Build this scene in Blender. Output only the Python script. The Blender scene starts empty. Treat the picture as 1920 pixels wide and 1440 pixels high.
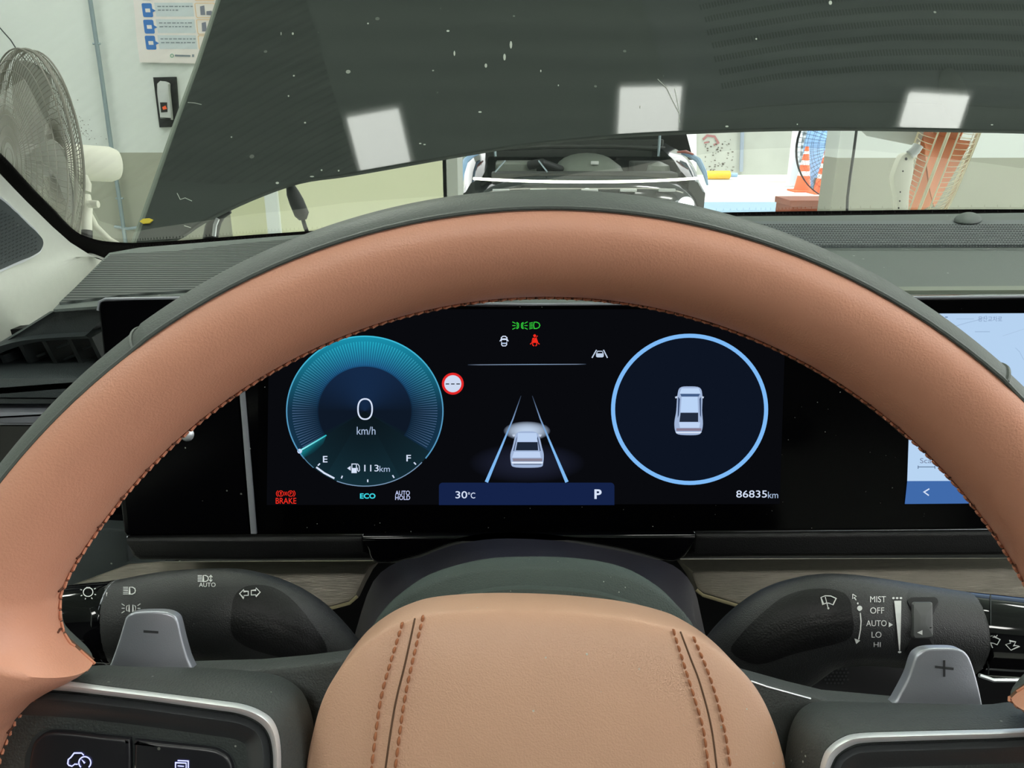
import bpy, bmesh, math, random
from mathutils import Vector, Matrix
from mathutils.bvhtree import BVHTree

SC = bpy.context.scene
COL = SC.collection
random.seed(7)
R = math.radians

# ------------------------------------------------------------------ camera
F = 1450.0                                   # focal length in px of the 1920 px frame
CAM = Vector((0, 0, 1.25))
PITCH, YAW = R(19.2), R(1.0)
FW = Vector((math.sin(YAW)*math.cos(PITCH), math.cos(YAW)*math.cos(PITCH), -math.sin(PITCH)))
RT = Vector((math.cos(YAW), -math.sin(YAW), 0))
UP = RT.cross(FW)
cd = bpy.data.cameras.new('camera')
cd.sensor_fit = 'HORIZONTAL'; cd.sensor_width = 36.0; cd.lens = F/1920*36
cd.clip_start = 0.01; cd.clip_end = 200
cam = bpy.data.objects.new('camera', cd); COL.objects.link(cam)
M = Matrix((RT, UP, -FW)).transposed().to_4x4(); M.translation = CAM
cam.matrix_world = M
SC.camera = cam

# ------------------------------------------------------------------ view, world, lights
SC.view_settings.view_transform = 'Standard'
SC.view_settings.look = 'None'
EXPO = 1.0
SC.view_settings.exposure = EXPO
SC.view_settings.gamma = 1.0
SC.view_settings.use_curve_mapping = False
w = bpy.data.worlds.new('World'); SC.world = w; w.use_nodes = True
bg = w.node_tree.nodes['Background']
bg.inputs[0].default_value = (1.0, 1.0, 1.0, 1); bg.inputs[1].default_value = 1.5

def sun(name, rot, energy, color, angle=0.2):
    l = bpy.data.lights.new(name, 'SUN'); l.energy = energy; l.color = color; l.angle = angle
    o = bpy.data.objects.new(name, l); COL.objects.link(o); o.rotation_euler = rot; return o
sun('sun', (R(14), R(20), 0), 1.8, (1, 0.99, 0.93))

# ------------------------------------------------------------------ colours and materials
def lin(c):
    c /= 255.0
    return c/12.92 if c <= 0.04045 else ((c+0.055)/1.055)**2.4
def C(r, g, b): return (lin(r), lin(g), lin(b), 1.0)

def mat(name, col, rough=0.5, metal=0.0, spec=0.5, bump=0.0, bscale=400, var=0.0, vscale=20, coat=0.0,
        specks=0.0, emit=None, aniso=None, stripes=None):
    m = bpy.data.materials.new(name); m.use_nodes = True
    nt = m.node_tree; p = nt.nodes['Principled BSDF']
    p.inputs['Base Color'].default_value = col
    p.inputs['Roughness'].default_value = rough
    p.inputs['Metallic'].default_value = metal
    p.inputs['Specular IOR Level'].default_value = spec
    p.inputs['Coat Weight'].default_value = coat
    p.inputs['Coat Roughness'].default_value = 0.04
    tc = nt.nodes.new('ShaderNodeTexCoord')
    csock = None
    if var:
        n = nt.nodes.new('ShaderNodeTexNoise'); n.inputs['Scale'].default_value = vscale; n.inputs['Detail'].default_value = 4
        nt.links.new(tc.outputs['Object'], n.inputs['Vector'])
        mx = nt.nodes.new('ShaderNodeMix'); mx.data_type = 'RGBA'
        mx.inputs[6].default_value = tuple(x*(1-var) for x in col[:3])+(1,)
        mx.inputs[7].default_value = tuple(min(1, x*(1+var)) for x in col[:3])+(1,)
        nt.links.new(n.outputs['Fac'], mx.inputs[0]); csock = mx.outputs[2]
    if stripes:                                     # moulded ribs: (axis, wavelength, dark colour)
        sx = nt.nodes.new('ShaderNodeSeparateXYZ'); nt.links.new(tc.outputs['Object'], sx.inputs[0])
        ml = nt.nodes.new('ShaderNodeMath'); ml.operation = 'MULTIPLY'; ml.inputs[1].default_value = 2*math.pi/stripes[1]
        nt.links.new(sx.outputs[stripes[0]], ml.inputs[0])
        sn = nt.nodes.new('ShaderNodeMath'); sn.operation = 'SINE'; nt.links.new(ml.outputs[0], sn.inputs[0])
        bp = nt.nodes.new('ShaderNodeBump'); bp.inputs['Strength'].default_value = 1.0; bp.inputs['Distance'].default_value = stripes[1]*0.22
        nt.links.new(sn.outputs[0], bp.inputs['Height']); nt.links.new(bp.outputs[0], p.inputs['Normal'])
        mr = nt.nodes.new('ShaderNodeMapRange'); mr.inputs[1].default_value = -1; mr.inputs[2].default_value = -0.2
        nt.links.new(sn.outputs[0], mr.inputs[0])
        mx = nt.nodes.new('ShaderNodeMix'); mx.data_type = 'RGBA'; mx.inputs[6].default_value = stripes[2]; mx.inputs[7].default_value = col
        nt.links.new(mr.outputs[0], mx.inputs[0]); csock = mx.outputs[2]
    if specks:
        v = nt.nodes.new('ShaderNodeTexVoronoi'); v.inputs['Scale'].default_value = specks
        nt.links.new(tc.outputs['Object'], v.inputs['Vector'])
        a = nt.nodes.new('ShaderNodeMath'); a.operation = 'LESS_THAN'; a.inputs[1].default_value = 0.085
        nt.links.new(v.outputs['Distance'], a.inputs[0])
        sp = nt.nodes.new('ShaderNodeSeparateColor'); nt.links.new(v.outputs['Color'], sp.inputs[0])
        b = nt.nodes.new('ShaderNodeMath'); b.operation = 'GREATER_THAN'; b.inputs[1].default_value = 0.80
        nt.links.new(sp.outputs[0], b.inputs[0])
        c = nt.nodes.new('ShaderNodeMath'); c.operation = 'MULTIPLY'
        nt.links.new(a.outputs[0], c.inputs[0]); nt.links.new(b.outputs[0], c.inputs[1])
        c2 = nt.nodes.new('ShaderNodeMath'); c2.operation = 'MULTIPLY'
        nt.links.new(c.outputs[0], c2.inputs[0]); nt.links.new(sp.outputs[1], c2.inputs[1])
        mx = nt.nodes.new('ShaderNodeMix'); mx.data_type = 'RGBA'
        if csock: nt.links.new(csock, mx.inputs[6])
        else: mx.inputs[6].default_value = col
        mx.inputs[7].default_value = (0.5, 0.52, 0.46, 1)
        nt.links.new(c2.outputs[0], mx.inputs[0]); csock = mx.outputs[2]
    if csock: nt.links.new(csock, p.inputs['Base Color'])
    if bump:
        n = nt.nodes.new('ShaderNodeTexNoise'); n.inputs['Scale'].default_value = bscale; n.inputs['Detail'].default_value = 2
        mp = nt.nodes.new('ShaderNodeMapping')
        if aniso: mp.inputs['Scale'].default_value = aniso
        nt.links.new(tc.outputs['Object'], mp.inputs[0]); nt.links.new(mp.outputs[0], n.inputs['Vector'])
        bp = nt.nodes.new('ShaderNodeBump'); bp.inputs['Strength'].default_value = bump; bp.inputs['Distance'].default_value = 0.0006
        nt.links.new(n.outputs['Fac'], bp.inputs['Height']); nt.links.new(bp.outputs[0], p.inputs['Normal'])
    if emit:
        p.inputs['Emission Color'].default_value = emit[0]; p.inputs['Emission Strength'].default_value = emit[1]
    return m

LEATHER = mat('brown_leather', C(212, 152, 126), 0.37, bump=0.22, bscale=1700, var=0.06, vscale=60)
PADLEATHER = mat('tan_leather', C(202, 160, 134), 0.44, bump=0.25, bscale=1800, var=0.05, vscale=50, specks=260)
DARKLEATHER = mat('charcoal_leather', C(82, 88, 84), 0.5, bump=0.25, bscale=1500)
THREAD = mat('brown_thread', C(158, 98, 64), 0.8)
THREADL = mat('light_thread', C(196, 132, 104), 0.8)
THREADD = mat('dark_thread', C(86, 50, 34), 0.8)
SEAM = mat('seam_groove', C(96, 70, 52), 0.9)
SOFTPLAST = mat('spoke_plastic', C(58, 63, 62), 0.55, bump=0.5, bscale=1500, specks=230)
HUBPLAST = mat('hub_cover_plastic', C(60, 72, 68), 0.6, bump=0.6, bscale=1800, specks=420)
BLACKPL = mat('black_plastic', C(14, 14, 15), 0.4, spec=0.3, bump=0.3, bscale=1500)
STALKPL = mat('stalk_plastic', C(34, 35, 36), 0.4, bump=0.4, bscale=2200)
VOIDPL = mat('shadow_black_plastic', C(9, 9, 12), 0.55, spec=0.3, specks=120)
GLOSS = mat('piano_black', C(5, 5, 7), 0.06, spec=0.35)
SHINYPOD = mat('pod_dark_gloss', C(66, 68, 70), 0.24, metal=0.45, spec=0.5, bump=0.1, bscale=1500)
BUTTON = mat('button_black', C(26, 26, 30), 0.3, specks=150)
SCREENGL = mat('screen_glass', C(3, 3, 4), 0.15, spec=0.06, specks=330)
PANELBLK = mat('panel_black', C(4, 4, 6), 0.12, spec=0.10, specks=140)
SATIN = mat('satin_chrome', C(228, 232, 236), 0.36, metal=0.5)
PADDLE = mat('satin_paddle', C(172, 175, 184), 0.34, metal=0.6, bump=0.1, bscale=2500)
BRUSHED = mat('brushed_metal_trim', C(134, 128, 118), 0.38, metal=0.85, bump=0.5, bscale=300, aniso=(0.4, 12, 12), var=0.1, vscale=120)
BRIGHTED = mat('pale_gold_edge', C(214, 200, 160), 0.3, metal=0.7)
DASH = mat('dash_soft_grey', C(90, 99, 95), 0.6, bump=0.5, bscale=1400, specks=90)
DASHRIB = mat('dash_ribbed', C(80, 88, 85), 0.6, stripes=(1, 0.0068, C(50, 56, 54)))
DASHDARK = mat('dash_dark_grey', C(64, 71, 72), 0.5, bump=0.4, bscale=1400, specks=120)
GRILLE = mat('grille_grey', C(94, 102, 104), 0.6)
DARKHOLE = mat('dark_hole', C(40, 45, 46), 0.9)
PILLAR = mat('pillar_fabric', C(206, 210, 200), 0.9, bump=0.4, bscale=2500, var=0.04, vscale=200)
FRIT = mat('black_frit', C(6, 5, 5), 0.8, spec=0.05)
HOODPAINT = mat('dark_green_grey_paint', C(57, 62, 59), 0.03, spec=0.22, specks=26)
HOODEDGE = mat('hood_edge_lit_paint', C(120, 130, 118), 0.3)
RUBBER = mat('black_rubber', C(22, 24, 24), 0.6)
WALLUP = mat('mint_white_paint', C(214, 220, 217), 0.85, var=0.03, vscale=3)
WALLLOW = mat('beige_grey_paint', C(160, 162, 148), 0.8, var=0.05, vscale=4)
CREAM = mat('cream_paint', C(220, 222, 190), 0.8, var=0.03, vscale=3)
CONCRETE = mat('grey_concrete', C(168, 172, 164), 0.9, var=0.12, vscale=2.5)
FLOORM = mat('pale_concrete_floor', C(214, 218, 208), 0.6, var=0.05, vscale=2)
BLUEFL = mat('blue_floor_paint', C(112, 142, 160), 0.5, var=0.06, vscale=5)
CEIL = mat('ceiling_metal_deck', C(206, 216, 208), 0.8, stripes=(1, 0.16, C(120, 128, 122)))
PIPE = mat('galvanised_pipe', C(150, 166, 172), 0.4, metal=0.5)
FANWIRE = mat('fan_wire_grey', C(120, 118, 108), 0.5)
FANWIRE2 = mat('fan_wire_cream', C(206, 200, 172), 0.5)
FANPL = mat('fan_housing_cream', C(214, 214, 200), 0.5)
FANGREY = mat('fan_housing_grey', C(186, 190, 190), 0.5)
BLADEGREY = mat('fan_blade_grey', C(150, 150, 142), 0.5)
BLADEOR = mat('fan_blade_orange', C(206, 128, 84), 0.5)
BLACKW = mat('black_wire', C(36, 38, 40), 0.5)
ORANGE = mat('cone_orange', C(250, 96, 44), 0.6)
WHITE = mat('white_paint', C(235, 238, 235), 0.6)
YELLOW = mat('yellow_paint', C(240, 188, 30), 0.5)
BLUEBAG = mat('blue_fabric', C(130, 170, 215), 0.8, var=0.25, vscale=14)
BRICKRED = mat('terracotta_box', C(190, 104, 78), 0.7, var=0.1, vscale=10)
TEAL = mat('green_cloth', C(40, 160, 120), 0.8)
CARPAINT = mat('black_car_paint', C(22, 26, 28), 0.12, spec=0.6, coat=0.6)
CARGREY = mat('engine_bay_grey', C(60, 62, 58), 0.6, var=0.3, vscale=12)
ENGCOVER = mat('engine_cover_grey', C(120, 126, 116), 0.5, var=0.12, vscale=20)
REDLAMP = mat('red_marker', C(200, 120, 110), 0.4)
BLUEREF = mat('pale_blue_glint_and_rod', C(150, 185, 220), 0.5)
LEAF = mat('yellow_leaf', C(212, 190, 40), 0.7)
PAPER = mat('poster_paper', C(228, 222, 220), 0.45)
POSTERBLUE = mat('poster_blue', C(62, 118, 190), 0.5)
POSTERPALE = mat('poster_pale_blue', C(200, 210, 216), 0.5)
POSTERINK = mat('poster_ink', C(130, 140, 150), 0.6)
POSTEROR = mat('poster_orange_line', C(232, 196, 150), 0.6)
POSTERGREY = mat('poster_picture_grey', C(120, 124, 140), 0.6)
LAMPM = mat('lamp_diffuser', C(240, 245, 240), 0.5, emit=((1.0, 1.0, 0.95, 1), 15.5))
LEDBAR = mat('led_bar', C(240, 240, 220), 0.3, emit=((1, 1, 0.82, 1), 3.0))
HEADL = mat('headlight_glow', C(240, 250, 250), 0.3, emit=((0.9, 1, 1, 1), 2.5))
PRINT = mat('white_print', C(214, 216, 214), 0.6)
PRINTDK = mat('dark_print', C(52, 54, 56), 0.6)
BLUELIT = mat('backlit_blue_icon', C(120, 120, 220), 0.5, emit=((0.42, 0.45, 1.0, 1), 0.9))
SMUDGE = mat('wall_scuff', C(90, 84, 78), 0.9)
GRAFF = mat('wall_red_stain', C(150, 104, 104), 0.9)
GLASSM = bpy.data.materials.new('windshield_glass'); GLASSM.use_nodes = True
def _g():
    nt = GLASSM.node_tree; nt.nodes.clear()
    o = nt.nodes.new('ShaderNodeOutputMaterial'); t = nt.nodes.new('ShaderNodeBsdfTransparent')
    t.inputs[0].default_value = (0.92, 0.96, 0.93, 1)
    g = nt.nodes.new('ShaderNodeBsdfGlossy'); g.inputs['Roughness'].default_value = 0.02
    f = nt.nodes.new('ShaderNodeFresnel'); f.inputs[0].default_value = 1.5
    k = nt.nodes.new('ShaderNodeMath'); k.operation = 'MULTIPLY'; k.inputs[1].default_value = 0.13
    x = nt.nodes.new('ShaderNodeMixShader')
    nt.links.new(f.outputs[0], k.inputs[0]); nt.links.new(k.outputs[0], x.inputs[0])
    nt.links.new(t.outputs[0], x.inputs[1]); nt.links.new(g.outputs[0], x.inputs[2]); nt.links.new(x.outputs[0], o.inputs[0])
_g()
# a screen gives off its own picture: each patch of the picture keeps its colour in a colour attribute
DISP = bpy.data.materials.new('display_pixels'); DISP.use_nodes = True
def _d():
    nt = DISP.node_tree; nt.nodes.clear()
    o = nt.nodes.new('ShaderNodeOutputMaterial'); e = nt.nodes.new('ShaderNodeEmission')
    a = nt.nodes.new('ShaderNodeAttribute'); a.attribute_name = 'Col'
    e.inputs[1].default_value = 2.0**-EXPO
    nt.links.new(a.outputs['Color'], e.inputs[0]); nt.links.new(e.outputs[0], o.inputs[0])
_d()

# ------------------------------------------------------------------ object helpers
ROOT = {}
def empty(name, loc, label=None, cat=None, group=None, kind=None):
    o = bpy.data.objects.new(name, None); COL.objects.link(o); o.location = loc
    o.empty_display_size = 0.02
    ROOT[o] = Vector(loc); tag(o, label, cat, group, kind); return o
def tag(o, label=None, cat=None, group=None, kind=None):
    if label: o['label'] = label
    if cat: o['category'] = cat
    if group: o['group'] = group
    if kind: o['kind'] = kind
    return o
def obj(name, bm, m, parent=None, smooth=True, ang=38, label=None, mats=None, loc=None):
    bmesh.ops.recalc_face_normals(bm, faces=bm.faces)
    if smooth:
        for f in bm.faces: f.smooth = True
        for e in bm.edges:
            if len(e.link_faces) == 2 and e.calc_face_angle(0) > R(ang): e.smooth = False
    if parent: base = ROOT[parent]
    elif loc is not None: base = Vector(loc)
    else:
        xs = [v.co for v in bm.verts]
        base = Vector(((min(v.x for v in xs)+max(v.x for v in xs))/2, (min(v.y for v in xs)+max(v.y for v in xs))/2, min(v.z for v in xs)))
    for v in bm.verts: v.co -= base
    me = bpy.data.meshes.new(name); bm.to_mesh(me); bm.free()
    o = bpy.data.objects.new(name, me); COL.objects.link(o)
    for x in (mats or [m]): me.materials.append(x)
    if parent: o.parent = parent
    else: o.location = base
    ROOT[o] = base
    if label: o['label'] = label
    return o

# ------------------------------------------------------------------ geometry helpers
def ray(px, py): return FW + RT*((px-960)/F) - UP*((py-720)/F)
class Plane:
    def __init__(s, p, n): s.p = Vector(p); s.n = Vector(n).normalized()
    def __call__(s, px, py, off=0.0):
        d = ray(px, py); o = s.p + s.n*off
        return CAM + d*((o-CAM).dot(s.n)/d.dot(s.n))
    def off(s, k): return Plane(s.p+s.n*k, s.n)
def YP(y): return Plane((0, y, 0), (0, -1, 0))
def ZP(z): return Plane((0, 0, z), (0, 0, 1))
def surf(o):
    me = o.data; base = ROOT[o]
    t = BVHTree.FromPolygons([v.co+base for v in me.vertices], [list(p.vertices) for p in me.polygons])
    def f(px, py, off=0.0):
        d = ray(px, py).normalized()
        h, n, i, dist = t.ray_cast(CAM, d)
        if h is None:
            h, n, i, dist = t.find_nearest(CAM + d*0.3)
        if n.dot(d) > 0: n = -n
        return h + n*off
    return f
def sm(pts, n=6, closed=True):
    out = []; N = len(pts); P = [Vector(p) for p in pts]
    for i in range(N if closed else N-1):
        if closed: a, b, c, d = P[i-1], P[i], P[(i+1) % N], P[(i+2) % N]
        else: a, b, c, d = P[max(i-1, 0)], P[i], P[i+1], P[min(i+2, N-1)]
        for k in range(n):
            t = k/n
            out.append(0.5*((2*b)+(c-a)*t+(2*a-5*b+4*c-d)*t*t+(3*b-a-3*c+d)*t**3))
    if not closed: out.append(P[-1])
    return out
def rrect(x0, y0, x1, y1, r, n=5):
    out = []
    for cx, cy, a in ((x1-r, y0+r, -90), (x1-r, y1-r, 0), (x0+r, y1-r, 90), (x0+r, y0+r, 180)):
        for k in range(n+1):
            t = R(a+90*k/n); out.append((cx+r*math.cos(t), cy+r*math.sin(t)))
    return out
def rings(bm, rs, close=True, cap0=False, cap1=False, loop=False):
    L = [[bm.verts.new(p) for p in r] for r in rs]
    n = len(L[0]); m = len(L)
    for i in range(m if loop else m-1):
        a, b = L[i], L[(i+1) % m]
        for j in range(n if close else n-1):
            k = (j+1) % n
            try: bm.faces.new((a[j], a[k], b[k], b[j]))
            except ValueError: pass
    if cap0: bm.faces.new(L[0][::-1])
    if cap1: bm.faces.new(L[-1])
    return L
def prism(outline, pl, depth, bevel=0.0, bm=None, front=0.0, seg=2):
    """outline in px on plane pl, thickness depth behind it, rounded front edge"""
    bm = bm or bmesh.new()
    fr = [pl(x, y, front) for x, y in outline]; bk = [p - pl.n*depth for p in fr]
    if bevel:
        c = sum(fr, Vector())/len(fr)
        N = len(fr); ins = []
        for i in range(N):
            t = (fr[(i+1) % N]-fr[i-1]).normalized(); q = t.cross(pl.n)
            if q.dot(c-fr[i]) < 0 and False: q = -q
            ins.append(q)
        # orientation sign
        area = sum((fr[i]-c).cross(fr[(i+1) % N]-c).dot(pl.n) for i in range(N))
        sgn = -1 if area > 0 else 1
        rs = [bk]
        for k in range(seg+1):
            a = math.pi/2*k/seg
            rs.append([fr[i] + ins[i]*sgn*bevel*(1-math.cos(a)) - pl.n*bevel*(1-math.sin(a)) for i in range(N)])
        rings(bm, rs, cap0=True, cap1=True)
    else:
        rings(bm, [bk, fr], cap0=True, cap1=True)
    return bm
def dome(outline, pl, H, skirt=0.01, n=10, e=0.8, centre=None, bm=None):
    bm = bm or bmesh.new()
    P = [pl(x, y) for x, y in outline]
    c = pl(*centre) if centre else sum(P, Vector())/len(P)
    rs = [[p - pl.n*skirt for p in P]]
    for k in range(n+1):
        s = (k/n)**1.5*0.985
        off = H*(max(0, 1-(1-s)**2))**e
        rs.append([c + (p-c)*(1-s) + pl.n*off for p in P])
    rings(bm, rs, cap0=True, cap1=True)
    return bm
def tube(bm, pts, r, seg=8, closed=False, cap=True):
    P = [Vector(p) for p in pts]; N = len(P); rs = []; prev = None
    for i in range(N):
        if closed: t = P[(i+1) % N]-P[i-1]
        else: t = P[min(i+1, N-1)]-P[max(i-1, 0)]
        t.normalize()
        if prev is None:
            u = t.orthogonal().normalized()
        else:
            u = (prev - t*prev.dot(t)).normalized()
        prev = u; v = t.cross(u)
        rr = r[i] if isinstance(r, (list, tuple)) else r
        rs.append([P[i]+(u*math.cos(2*math.pi*k/seg)+v*math.sin(2*math.pi*k/seg))*rr for k in range(seg)])
    if closed: rings(bm, rs, loop=True)
    else: rings(bm, rs, cap0=cap, cap1=cap)
    return bm
def box(bm, x0, x1, y0, y1, z0, z1, bev=0.0):
    g = bmesh.ops.create_cube(bm, size=1.0)
    vs = g['verts']
    for v in vs: v.co = Vector(((x0+x1)/2+v.co.x*(x1-x0), (y0+y1)/2+v.co.y*(y1-y0), (z0+z1)/2+v.co.z*(z1-z0)))
    if bev:
        es = list({e for v in vs for e in v.link_edges})
        bmesh.ops.bevel(bm, geom=es, offset=bev, segments=3, affect='EDGES', profile=0.7)
    return bm
def lathe(bm, prof, centre, axis=(0, 0, 1), seg=24):
    a = Vector(axis).normalized(); u = a.orthogonal().normalized(); v = a.cross(u); c = Vector(centre)
    rs = [[c + a*h + (u*math.cos(2*math.pi*k/seg)+v*math.sin(2*math.pi*k/seg))*max(r, 1e-4) for k in range(seg)] for r, h in prof]
    rings(bm, rs, cap0=True, cap1=True); return bm

# ---- 2D marks: printed or lit figures that lie on a surface
class Marks:
    def __init__(s): s.p = []      # list of (points, colour list or colour)
    def poly(s, pts, col=(1, 1, 1, 1)): s.p.append(([tuple(q)[:2] for q in pts], col)); return s
    def stroke(s, pts, wd, col=(1, 1, 1, 1), closed=False):
        pts = [Vector(q).to_2d() if len(q) > 2 else Vector(q) for q in pts]; N = len(pts)
        L, Rr = [], []
        for i in range(N):
            if closed: a, b = pts[i-1], pts[(i+1) % N]
            else: a, b = pts[max(i-1, 0)], pts[min(i+1, N-1)]
            t = (b-a)
            if t.length < 1e-9: t = Vector((1, 0))
            t.normalize(); n = Vector((-t.y, t.x))
            k = 1.0
            if (closed or 0 < i < N-1):
                t2 = (pts[i]-pts[i-1]); t2.normalize(); k = 1/max(0.4, abs(Vector((-t2.y, t2.x)).dot(n)))
            wi = (wd[i] if isinstance(wd, (list, tuple)) else wd)/2*k
            L.append(pts[i]+n*wi); Rr.append(pts[i]-n*wi)
        for i in range(N if closed else N-1):
            j = (i+1) % N
            c = [col[i], col[j], col[j], col[i]] if isinstance(col, list) else col
            s.p.append(([tuple(L[i]), tuple(L[j]), tuple(Rr[j]), tuple(Rr[i])], c))
        return s
    def arc(s, cx, cy, rx, ry, a0, a1, wd, col=(1, 1, 1, 1), n=40):
        return s.stroke([(cx+rx*math.cos(R(a0+(a1-a0)*k/n)), cy+ry*math.sin(R(a0+(a1-a0)*k/n))) for k in range(n+1)], wd, col)
    def ell(s, cx, cy, rx, ry, col=(1, 1, 1, 1), n=32):
        return s.poly([(cx+rx*math.cos(2*math.pi*k/n), cy+ry*math.sin(2*math.pi*k/n)) for k in range(n)], col)
    def text(s, txt, x0, y0, x1, y1, col=(1, 1, 1, 1), bold=0.0, skew=0.0):
        cu = bpy.data.curves.new('glyphs', 'FONT'); cu.body = txt; cu.fill_mode = 'FRONT'; cu.offset = bold; cu.resolution_u = 4
        o = bpy.data.objects.new('glyphs', cu); COL.objects.link(o)
        bpy.context.view_layer.update()
        me = bpy.data.meshes.new_from_object(o.evaluated_get(bpy.context.evaluated_depsgraph_get()))
        V = [v.co.copy() for v in me.vertices]
        if V:
            ax, bx = min(v.x for v in V), max(v.x for v in V); ay, by = min(v.y for v in V), max(v.y for v in V)
            Q = [(x0+(v.x-ax)/max(1e-6, bx-ax)*(x1-x0), y1-(v.y-ay)/max(1e-6, by-ay)*(y1-y0)) for v in V]
            for f in me.polygons: s.p.append(([Q[i] for i in f.vertices], col))
        COL.objects.unlink(o); bpy.data.objects.remove(o); bpy.data.curves.remove(cu); bpy.data.meshes.remove(me)
        return s
    def make(s, name, mp, off, m, parent, label=None, sub=0):
        vs, fs, cs = [], [], []
        base = ROOT[parent]
        for pts, col in s.p:
            i0 = len(vs); vs += [mp(x, y, off)-base for x, y in pts]
            fs.append(list(range(i0, i0+len(pts))))
            cs += col if isinstance(col, list) else [col]*len(pts)
        me = bpy.data.meshes.new(name); me.from_pydata([tuple(v) for v in vs], [], fs)
        at = me.color_attributes.new('Col', 'FLOAT_COLOR', 'POINT')
        for i, c in enumerate(cs): at.data[i].color = tuple(c[:3])+(1,)
        me.materials.append(m)
        o = bpy.data.objects.new(name, me); COL.objects.link(o); o.parent = parent; ROOT[o] = base
        if label: o['label'] = label
        return o

# ================================================================== THE WORKSHOP
def struct(name, bm, m, **k):
    o = obj(name, bm, m, smooth=False, **k); o['kind'] = 'structure'; return o
bm = box(bmesh.new(), -7, 8, -5, 19, -0.1, 0.0); struct('floor', bm, FLOORM)
bm = box(bmesh.new(), -2.0, 7.9, 8.0, 11.9, 0.0, 0.004); tag(obj('floor_marking', bm, BLUEFL), 'blue painted band across the pale floor beyond the open car', 'floor marking')
HC = 4.6
bm = box(bmesh.new(), -7, 8, -5, 8.2, HC, HC+0.1); struct('ceiling', bm, CEIL)
SPL = 1.03
bm = box(bmesh.new(), -7, -0.33, 5.0, 5.2, SPL, HC); struct('wall_front_left', bm, WALLUP)
bm = box(bmesh.new(), -7, -0.33, 5.0, 5.2, 0, SPL); struct('wall_front_left_lower', bm, WALLLOW)
bm = box(bmesh.new(), 2.08, 8, 4.9, 5.1, 1.0, HC); struct('wall_front_right', bm, WALLUP)
bm = box(bmesh.new(), 2.08, 8, 4.9, 5.1, 0, 1.0); struct('wall_front_right_lower', bm, WALLLOW)
bm = box(bmesh.new(), -7.1, -7, -5, 8, 0, HC); struct('wall_left', bm, WALLUP)
bm = box(bmesh.new(), -1.22, -0.28, 4.35, 5.0, 0, HC); struct('wall_pillar', bm, CREAM)
bm = box(bmesh.new(), -1.66, -1.22, 4.9, 5.0, 0, 1.5); struct('wall_panel', bm, CREAM)
bm = box(bmesh.new(), -1.27, -1.2, 4.32, 4.42, 0, HC); struct('trim_1', bm, WALLUP)
bm = box(bmesh.new(), -0.30, -0.22, 4.35, 5.0, 0, HC); struct('trim_2', bm, CONCRETE)
bm = box(bmesh.new(), -3, 8, 17.5, 17.7, 0, 5); struct('wall_far', bm, CONCRETE)
bm = box(bmesh.new(), -7, 8, -5.1, -5, 0, HC); struct('wall_rear', bm, mat('dark_rear_wall', C(70, 72, 72), 0.8))

# ceiling lamps: the three seen mirrored in the hood, and added unseen panels
def ceiling_light(cx, cy, sx, sy, label, rz=0.0, group='ceiling light panels'):
    t = empty('ceiling_light', (cx, cy, HC-0.06), label, 'light', group)
    b = box(bmesh.new(), cx-sx/2-.03, cx+sx/2+.03, cy-sy/2-.03, cy+sy/2+.03, HC-0.05, HC)
    obj('frame', b, WHITE, t, smooth=False)
    b = box(bmesh.new(), cx-sx/2, cx+sx/2, cy-sy/2, cy+sy/2, HC-0.065, HC-0.048)
    obj('diffuser', b, LAMPM, t, smooth=False)
    if rz: t.rotation_euler.z = rz
    return t

# ------------------------------------------------------------------ hood (raised), seen through the windshield
HA = R(50)
HOODP = Plane((0.4, 1.10, 1.235), (0, -math.sin(HA), math.cos(HA)))
def reflect_to_ceiling(px, py, z=HC-0.065):
    h = HOODP(px, py); d = (h-CAM).normalized(); n = HOODP.n
    r = d - 2*d.dot(n)*n
    return h + r*((z-h.z)/r.z)
LAMPQ = [[(668, 222), (762, 205), (752, 303), (660, 322)], [(1166, 165), (1279, 163), (1270, 247), (1158, 255)], [(1703, 174), (1812, 181), (1802, 241), (1693, 241)]]
for q, lb in zip(LAMPQ, ('left', 'middle', 'right')):
    P = [reflect_to_ceiling(*p) for p in q]
    c = sum(P, Vector())/4
    sx = ((P[1]-P[0]).length+(P[2]-P[3]).length)/2; sy = ((P[3]-P[0]).length+(P[2]-P[1]).length)/2
    e = (P[1]-P[0]); rz = math.atan2(e.y, e.x)
    if abs(rz) > math.pi/2: rz -= math.copysign(math.pi, rz)
    t = ceiling_light(c.x, c.y, sx, sy, 'square ceiling light mirrored as the %s pale patch on the hood' % lb)
    t.rotation_euler.z = rz
for i, (x, y) in enumerate([(-3.6, -1.5), (-3.6, 2.6), (-0.6, -2.8), (2.6, -2.8), (4.6, -0.5), (4.6, 3.2), (2.6, 4.1), (-1.6, 4.0)]):  # extra panels out of view, added for more light
    ceiling_light(x, y, 1.3, 0.45, 'unseen long ceiling light panel added for more light above the car')

hd = empty('car_hood', HOODP(1449, 242), 'raised dark green-grey car hood with thin white specks filling the windshield view', 'hood')
edge = sm([(252, 462), (330, 446), (380, 415), (470, 372), (560, 340), (640, 328), (700, 318), (860, 290), (1000, 268), (1150, 254), (1300, 246), (1450, 241), (1600, 240), (1800, 243), (1960, 247), (2200, 262), (2420, 300)], 4, False)
outl = [tuple(p) for p in edge] + [(2500, 150), (2300, -420), (1900, -640), (900, -640), (640, -520), (500, -240), (413, 0), (372, 125), (330, 240), (290, 355)]
bm = prism([p[:2] for p in outl], HOODP, 0.006, bevel=0.002, seg=3)
obj('hood_panel', bm, HOODPAINT, hd, ang=4)
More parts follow.
